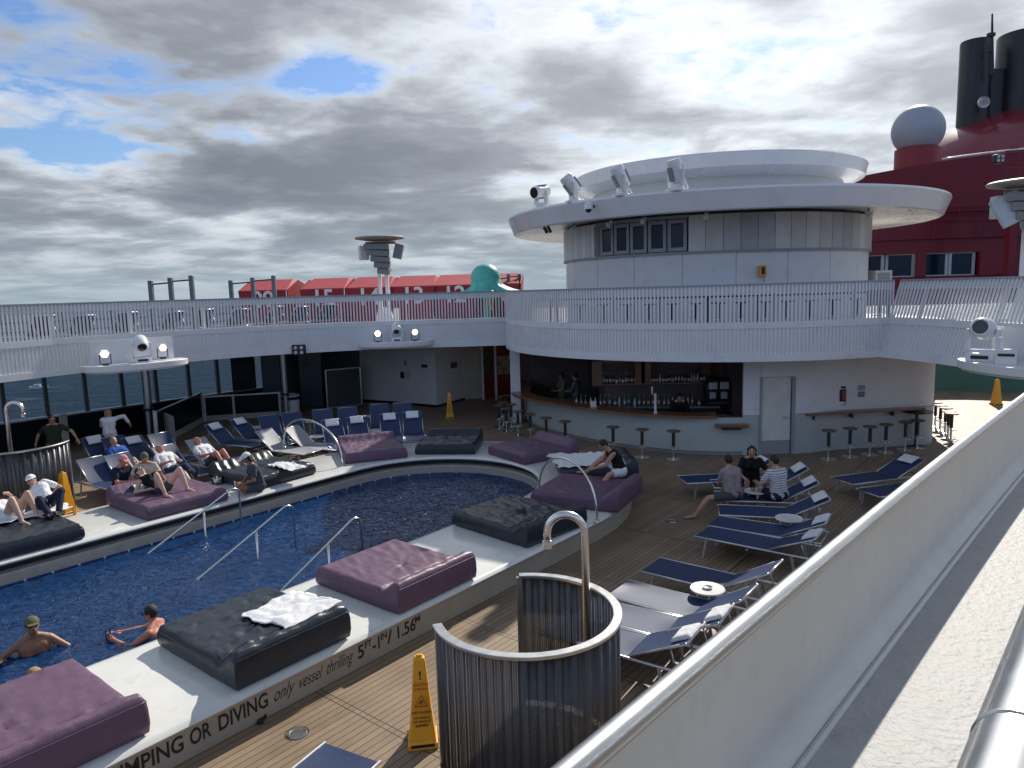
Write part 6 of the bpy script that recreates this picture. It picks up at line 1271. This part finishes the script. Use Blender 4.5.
    if bottom:
        m = MB(); m.cap(P + lat * .075 * s, P - lat * .075 * s, .115 * s + e * 1.2); fr_ = {'shorts': .62, 'swim': .30, 'trousers': 1, 'brief': .12}[bottom[0]]
        for a, b, c in legs:
            m.cap(a, a.lerp(b, fr_), .100 * s, (.100 - .022 * fr_) * s)
            if fr_ == 1: m.cap(b, b.lerp(c, .96), .070 * s, .055 * s)
        remesh(m, 'trousers' if fr_ == 1 else 'shorts', bottom[1], vox, t, 3)
        if fr_ == 1:
            for h_, t_ in ft: MB().cap(h_, t_, .045 * s, .036 * s).build('shoe', dkmet if bottom[1] is c_denim else black, t, world=False, smooth=True)
    # hair, cap, glasses, eyes
    if hairstyle != 'none':
        m = MB(); m.ell(HC + HM @ Vector((-.014, 0, .018)) * s, (.094 * s, .083 * s, .104 * s), HM, 18, 12)
        if hairstyle in ('long', 'bob'):
            for k in (1, -1): m.cap(HC + HM @ Vector((-.03, .055 * k, .02)) * s, HC + HM @ Vector((-.04, .06 * k, -.10 if hairstyle == 'bob' else -.20)) * s, .045 * s, .035 * s)
            m.cap(HC + HM @ Vector((-.06, 0, 0)) * s, HC + HM @ Vector((-.075, 0, -.11 if hairstyle == 'bob' else -.24)) * s, .065 * s, .045 * s)
        V = []; h_ = remesh(m, 'hair', hair, .012, t, 1)
        bm = bmesh.new(); bm.from_mesh(h_.data); bmesh.ops.bisect_plane(bm, geom=bm.verts[:] + bm.edges[:] + bm.faces[:], plane_co=HC + HM @ Vector((.066, 0, .052)) * s, plane_no=HM @ Vector((.82, 0, -.57)), clear_outer=True)
        if hairstyle == 'short': bmesh.ops.bisect_plane(bm, geom=bm.verts[:] + bm.edges[:] + bm.faces[:], plane_co=HC + HM @ Vector((-.02, 0, -.045)) * s, plane_no=HM @ Vector((.35, 0, -1)), clear_outer=True)
        bm.to_mesh(h_.data); bm.free()
    if cap:
        V = []; seg = 24; m = MB()
        for i in range(8):
            a = PI / 2 * i / 7
            for k in range(seg): b = 2 * PI * k / seg; V.append(HC + HM @ Vector((.107 * math.cos(a) * math.cos(b) - .008, .090 * math.cos(a) * math.sin(b), .035 + .095 * math.sin(a))) * s)
        m.add(V, [(i * seg + k, i * seg + (k + 1) % seg, (i + 1) * seg + (k + 1) % seg, (i + 1) * seg + k) for i in range(7) for k in range(seg)]); cp = m.build('cap', cap, t, world=False, smooth=True)
        V = [HC + HM @ Vector((x, y, z)) * s for x, y, z in [(.085, -.07, .040), (.15, -.055, .028), (.175, 0, .030), (.15, .055, .028), (.085, .07, .040), (.085, -.07, .052), (.15, -.055, .038), (.175, 0, .042), (.15, .055, .038), (.085, .07, .052)]]
        MB().add(V, [(4, 3, 2, 1, 0), (5, 6, 7, 8, 9)] + [(i, (i + 1) % 5, 5 + (i + 1) % 5, 5 + i) for i in range(5)]).build('brim', cap, cp, world=False)
    if shades:
        m = MB()
        for k in (1, -1): m.ell(HC + HM @ Vector((.086, .031 * k, .012)) * s, (.010 * s, .027 * s, .019 * s), HM)
        m.bar(HC + HM @ Vector((.092, .01, .02)) * s, HC + HM @ Vector((.092, -.01, .02)) * s, .006, .006)
        for k in (1, -1): m.bar(HC + HM @ Vector((.082, .056 * k, .015)) * s, HC + HM @ Vector((0, .080 * k, .012)) * s, .006, .006)
        m.build('sunglasses', mat('sunglass_lens', (.01, .01, .012), .12), t, world=False, smooth=True)
    else:
        for k in (1, -1): MB().ell(HC + HM @ Vector((.083, .030 * k, .010)) * s, (.008 * s, .013 * s, .007 * s), HM).build('eye', mat('eye_dark', (.03, .02, .018), .3), t, world=False, smooth=True)
        for k in (1, -1): MB().bar(HC + HM @ Vector((.087, .016 * k, .027)) * s, HC + HM @ Vector((.080, .046 * k, .027)) * s, .008, .007).build('eyebrow', hair, t, world=False)
    return t
def W(px, py, z): q = at(px, py, z); return (q.x, q.y, 0)

# standing
q = at(51, 413, 1.76); person('man standing in dark green shirt and sunglasses behind the left curved screen', (q.x, q.y, 0), R(-62), .93, (0, 0, 1), [(.05, .52, 1.02), (-.22, -.42, .98)], [(.02, .13, .08), (-.02, -.13, .08)], head=(1, .1, -.25), top=('tee', c_green), bottom=('trousers', c_dgrey), shades=True, elbow=((-.3, .9, -.2), (-.6, -.7, .1)), knee=((1, 0, 0), (1, 0, 0)), palm=((0, 0, -1), (0, 1, 0)))
q = at(107, 408, 1.64); person('fair haired woman standing in long white top with her back turned', (q.x, q.y, 0), R(112), .88, (.06, 0, 1), [(.30, -.02, 1.12), (.02, -.50, 1.18)], [(.02, .1, .08), (-.02, -.1, .08)], head=(1, .15, -.35), sk=skin, hair=h_blond, hairstyle='bob', top=('long', c_white), bottom=('trousers', c_beige), female=True, s=.94, elbow=((0, .8, -.4), (-.2, -.9, .2)), knee=((1, 0, 0), (1, 0, 0)))
# seated on loungers at the left
q = at(119, 474, .78); person('man in dark shirt and pink cap seated behind the purple daybed', (q.x, q.y, 0), R(-20), .46, (.12, 0, 1), [(.42, .12, .62), (.40, -.10, .66)], [(.55, .14, .08), (.52, -.16, .08)], head=(1, -.1, -.3), top=('tee', c_navy), bottom=('shorts', c_dgrey), cap=c_pink, sk=skin_r, curve=.15)
q = at(147, 470, .80); person('man in beige shirt and olive cap seated beside the man in dark shirt', (q.x, q.y, 0), R(-75), .48, (.10, 0, 1), [(.36, .20, .60), (.34, -.18, .62)], [(.50, .16, .08), (.5, -.16, .08)], head=(1, .2, -.35), top=('tee', c_beige), bottom=('shorts', c_olive), cap=c_olive, sk=skin_r, curve=.2)
q = at(172, 468, .55); person('person in white shirt and jeans reclining on a sunlit lounger', (q.x, q.y, 0), R(-35), .50, (-.72, 0, .69), [(.12, .16, .72), (.10, -.14, .74)], [(.80, .12, .46), (.82, -.08, .46)], head=(.55, 0, .83), top=('tee', c_white), bottom=('trousers', c_denim), sk=skin_r, hair=h_grey, headup=(-.8, 0, .6), knee=((0, 0, 1), (0, 0, 1)), toes=[(0.2, .1, 1), (.2, -.1, 1)])
q = at(211, 459, .55); person('person in white shirt and shorts reclining with knees raised', (q.x, q.y, 0), R(-30), .50, (-.72, 0, .69), [(.10, .12, .70), (.12, -.1, .72)], [(.60, .14, .46), (.62, -.10, .46)], head=(.6, 0, .8), top=('tee', c_white), bottom=('shorts', c_dgrey), sk=skin_r, hair=h_grey, headup=(-.8, 0, .6), knee=((0, 0, 1), (0, 0, 1)), toes=[(1, 0, 0), (1, 0, 0)])
q = at(122, 461, .6); person('fair haired person in blue sitting back on a lounger', (q.x, q.y, 0), R(-35), .50, (-.55, 0, .83), [(.2, .14, .62), (.2, -.14, .62)], [(.75, .1, .46), (.76, -.1, .46)], head=(.9, 0, .3), top=('tee', c_blue), bottom=('shorts', c_navy), hair=h_blond, knee=((0, 0, 1), (0, 0, 1)), toes=[(.3, 0, 1), (.3, 0, 1)])
# on the daybeds
q = at(163, 487, .80); person('sunbather in black top lying on the purple daybed with bent knees', (q.x, q.y, 0), R(-22), .80, (-.93, 0, .36), [(-.32, .26, 1.00), (-.15, -.25, .80)], [(.42, .22, .76), (.36, -.28, .76)], head=(.5, .1, .86), top=('vest', c_black), bottom=('brief', c_dgrey), sk=skin_p, hair=h_dark, headup=(-.9, 0, .5), knee=((0, .2, 1), (0, -.3, 1)), toes=[(1, 0, -.1), (1, 0, -.1)], shades=True, female=True, vox=.012)
q = at(259, 483, .60); person('tanned woman in dark shirt and white cap sitting cross-legged on the rim', (q.x, q.y, 0), R(-150), .56, (.14, 0, 1), [(.32, .12, .66), (.34, -.1, .62)], [(.26, -.16, .52), (.34, .14, .50)], head=(1, .1, -.45), top=('tee', c_dgrey), bottom=('shorts', c_dgrey), cap=c_white, sk=skin_t, hair=h_dark, hairstyle='bob', female=True, knee=((.7, 1, .2), (.7, -1, .2)), toes=[(.3, -1, 0), (.3, 1, 0)], curve=.25, vox=.012)
q = at(47, 505, .78); person('man in white cap, pale shirt and dark trousers lying propped on one elbow', (q.x, q.y, 0), R(-42), .80, (-.80, -.10, .52), [(-.18, .12, .90), (-.42, -.40, .76)], [(.62, .02, .76), (.66, -.14, .74)], head=(.72, -.35, .1), top=('tee', c_white), bottom=('trousers', c_navy), cap=c_white, sk=skin, lat=(.15, .75, .60), knee=((.1, .3, .8), (.1, -.3, .8)), elbow=((-.2, .9, .3), (-.3, -.5, -.5)), toes=[(.6, -.4, .3), (.6, -.4, .3)], vox=.012)
q = at(12, 516, .76); person('pale person lying on a white towel with both knees raised at the left edge', (q.x, q.y, 0), R(-20), .79, (-.95, 0, .30), [(-.40, .28, 1.05), (-.35, -.2, 1.02)], [(.34, .22, .76), (.44, -.14, .76)], head=(.4, 0, .9), top=('tee', c_white), bottom=('brief', c_white), sk=skin_p, hair=h_dark, headup=(-.9, 0, .4), knee=((.2, .1, 1), (.2, -.1, 1)), toes=[(1, 0, -.1), (1, 0, -.1)], vox=.012)
q = at(620, 469, .82); person('bearded man in black vest and white shorts sitting on a daybed looking down', (q.x, q.y, 0), R(190), .80, (.30, 0, .95), [(.55, .02, .88), (.50, -.12, .92)], [(.62, .42, .50), (.62, -.30, .76)], head=(1, 0, -.75), top=('vest', c_black), bottom=('shorts', c_white), sk=skin, hair=h_dark, curve=.35, knee=((.5, .6, .8), (.3, -.5, .8)), toes=[(1, .2, -.2), (1, -.2, 0)], vox=.012)
# seated trio on the right loungers
q = at(733, 497, .40); person('man in grey shirt seen from behind sitting on a navy lounger', (q.x, q.y, 0), R(112), .46, (.16, 0, 1), [(.42, .02, .56), (.40, -.22, .60)], [(.22, .74, .08), (.48, -.12, .08)], head=(1, -.25, -.1), top=('tee', c_grey), bottom=('shorts', c_dgrey), sk=skin, hair=h_dark, knee=((.3, .8, .8), (1, 0, .6)), toes=[(.3, 1, 0), (1, 0, 0)], curve=.1, vox=.012)
q = at(779, 498, .40); person('man in striped shirt seen from behind sitting on a navy lounger', (q.x, q.y, 0), R(112), .46, (.12, 0, 1), [(.40, .22, .66), (.42, -.10, .60)], [(.46, .14, .08), (.48, -.14, .08)], head=(1, .35, -.15), top=('tee', c_stripe), bottom=('shorts', c_navy), sk=skin, hair=h_dark, curve=.12, vox=.012)
q = at(751, 482, .42); person('woman in black top with long dark hair facing the two seated men', (q.x, q.y, 0), R(-105), .46, (.10, 0, 1), [(.34, .24, .66), (.36, -.16, .60)], [(.44, .14, .08), (.46, -.12, .08)], head=(1, -.05, -.12), top=('tee', c_black), bottom=('shorts', c_black), sk=skin, hair=h_dark, hairstyle='long', female=True, curve=.1, vox=.012)
# swimmers
q = at(35, 652, 0); sw = person('swimmer in olive cap and sunglasses raising one hand to his shoulder', (q.x, q.y, 0), R(-50), -.30, (0, 0, 1), [(.30, .30, -.12), (.20, -.40, .10)], [(.1, .15, -1.25), (.05, -.15, -1.25)], head=(1, .05, .12), cap=c_olive, shades=True, sk=skin_t, bottom=('shorts', c_navy), elbow=((0, .8, -.5), (.1, -.9, -.5)), knee=((1, 0, 0), (1, 0, 0)), vox=.011)
q = at(157, 634, 0); sw2 = person('dark haired swimmer in sunglasses holding a drink beside the near rim', (q.x, q.y, 0), R(182), -.36, (.05, 0, 1), [(.46, .22, .04), (.52, -.12, .00)], [(.1, .15, -1.2), (.05, -.15, -1.2)], head=(1, .05, -.1), shades=True, sk=skin_r, bottom=('shorts', c_navy), elbow=((.2, .7, -.6), (.1, -.7, -.5)), knee=((1, 0, 0), (1, 0, 0)), vox=.011, palm=((0, -1, 0), (0, 0, 1)))
q2 = Vector((q.x, q.y, 0)) + Matrix.Rotation(R(178), 3, 'Z') @ Vector((.565, .20, .02)); cup('clear cup of drink held by the dark haired swimmer', q2, clear, .15, .038)
q = at(33, 673, 0); person('swimmer with only the top of a fair head above the water', (q.x, q.y, 0), R(60), -.72, (0, 0, 1), [(.3, .3, -.45), (.3, -.3, -.45)], [(.1, .15, -1.40), (.05, -.15, -1.40)], head=(1, 0, .05), sk=skin_r, hair=h_blond, bottom=('shorts', c_navy), knee=((1, 0, 0), (1, 0, 0)), vox=.013)
# behind the bar
q = at(679, 400, 1.35); person('bartender in black leaning over the work top behind the bar', (q.x, q.y, 0), R(-100), .90, (.35, 0, .94), [(.50, .12, 1.0), (.48, -.14, 1.0)], [(-.05, .14, .08), (-.05, -.14, .08)], head=(1, 0, -.6), top=('long', c_black), bottom=('trousers', c_black), sk=skin, hair=h_dark, knee=((1, 0, 0), (1, 0, 0)), curve=.2)
q = at(562, 375, 1.62); person('person with dark hair and olive top standing behind the left counter', (q.x, q.y, 0), R(-160), .92, (0, 0, 1), [(.3, .12, 1.1), (.28, -.2, 1.12)], [(0, .12, .08), (0, -.12, .08)], head=(1, .3, -.1), top=('tee', c_olive), bottom=('trousers', c_dgrey), hairstyle='bob', sk=skin_t, knee=((1, 0, 0), (1, 0, 0)))
q = at(573, 375, 1.66); person('person in checked grey shirt standing behind the left counter', (q.x + .1, q.y, 0), R(160), .94, (0, 0, 1), [(.3, .12, 1.1), (.28, -.2, 1.12)], [(0, .12, .08), (0, -.12, .08)], head=(1, -.1, -.2), top=('long', mat('checked_grey', (.12, .12, .14), .8, vary=.5, scale=30)), bottom=('trousers', c_dgrey), sk=skin, knee=((1, 0, 0), (1, 0, 0)))
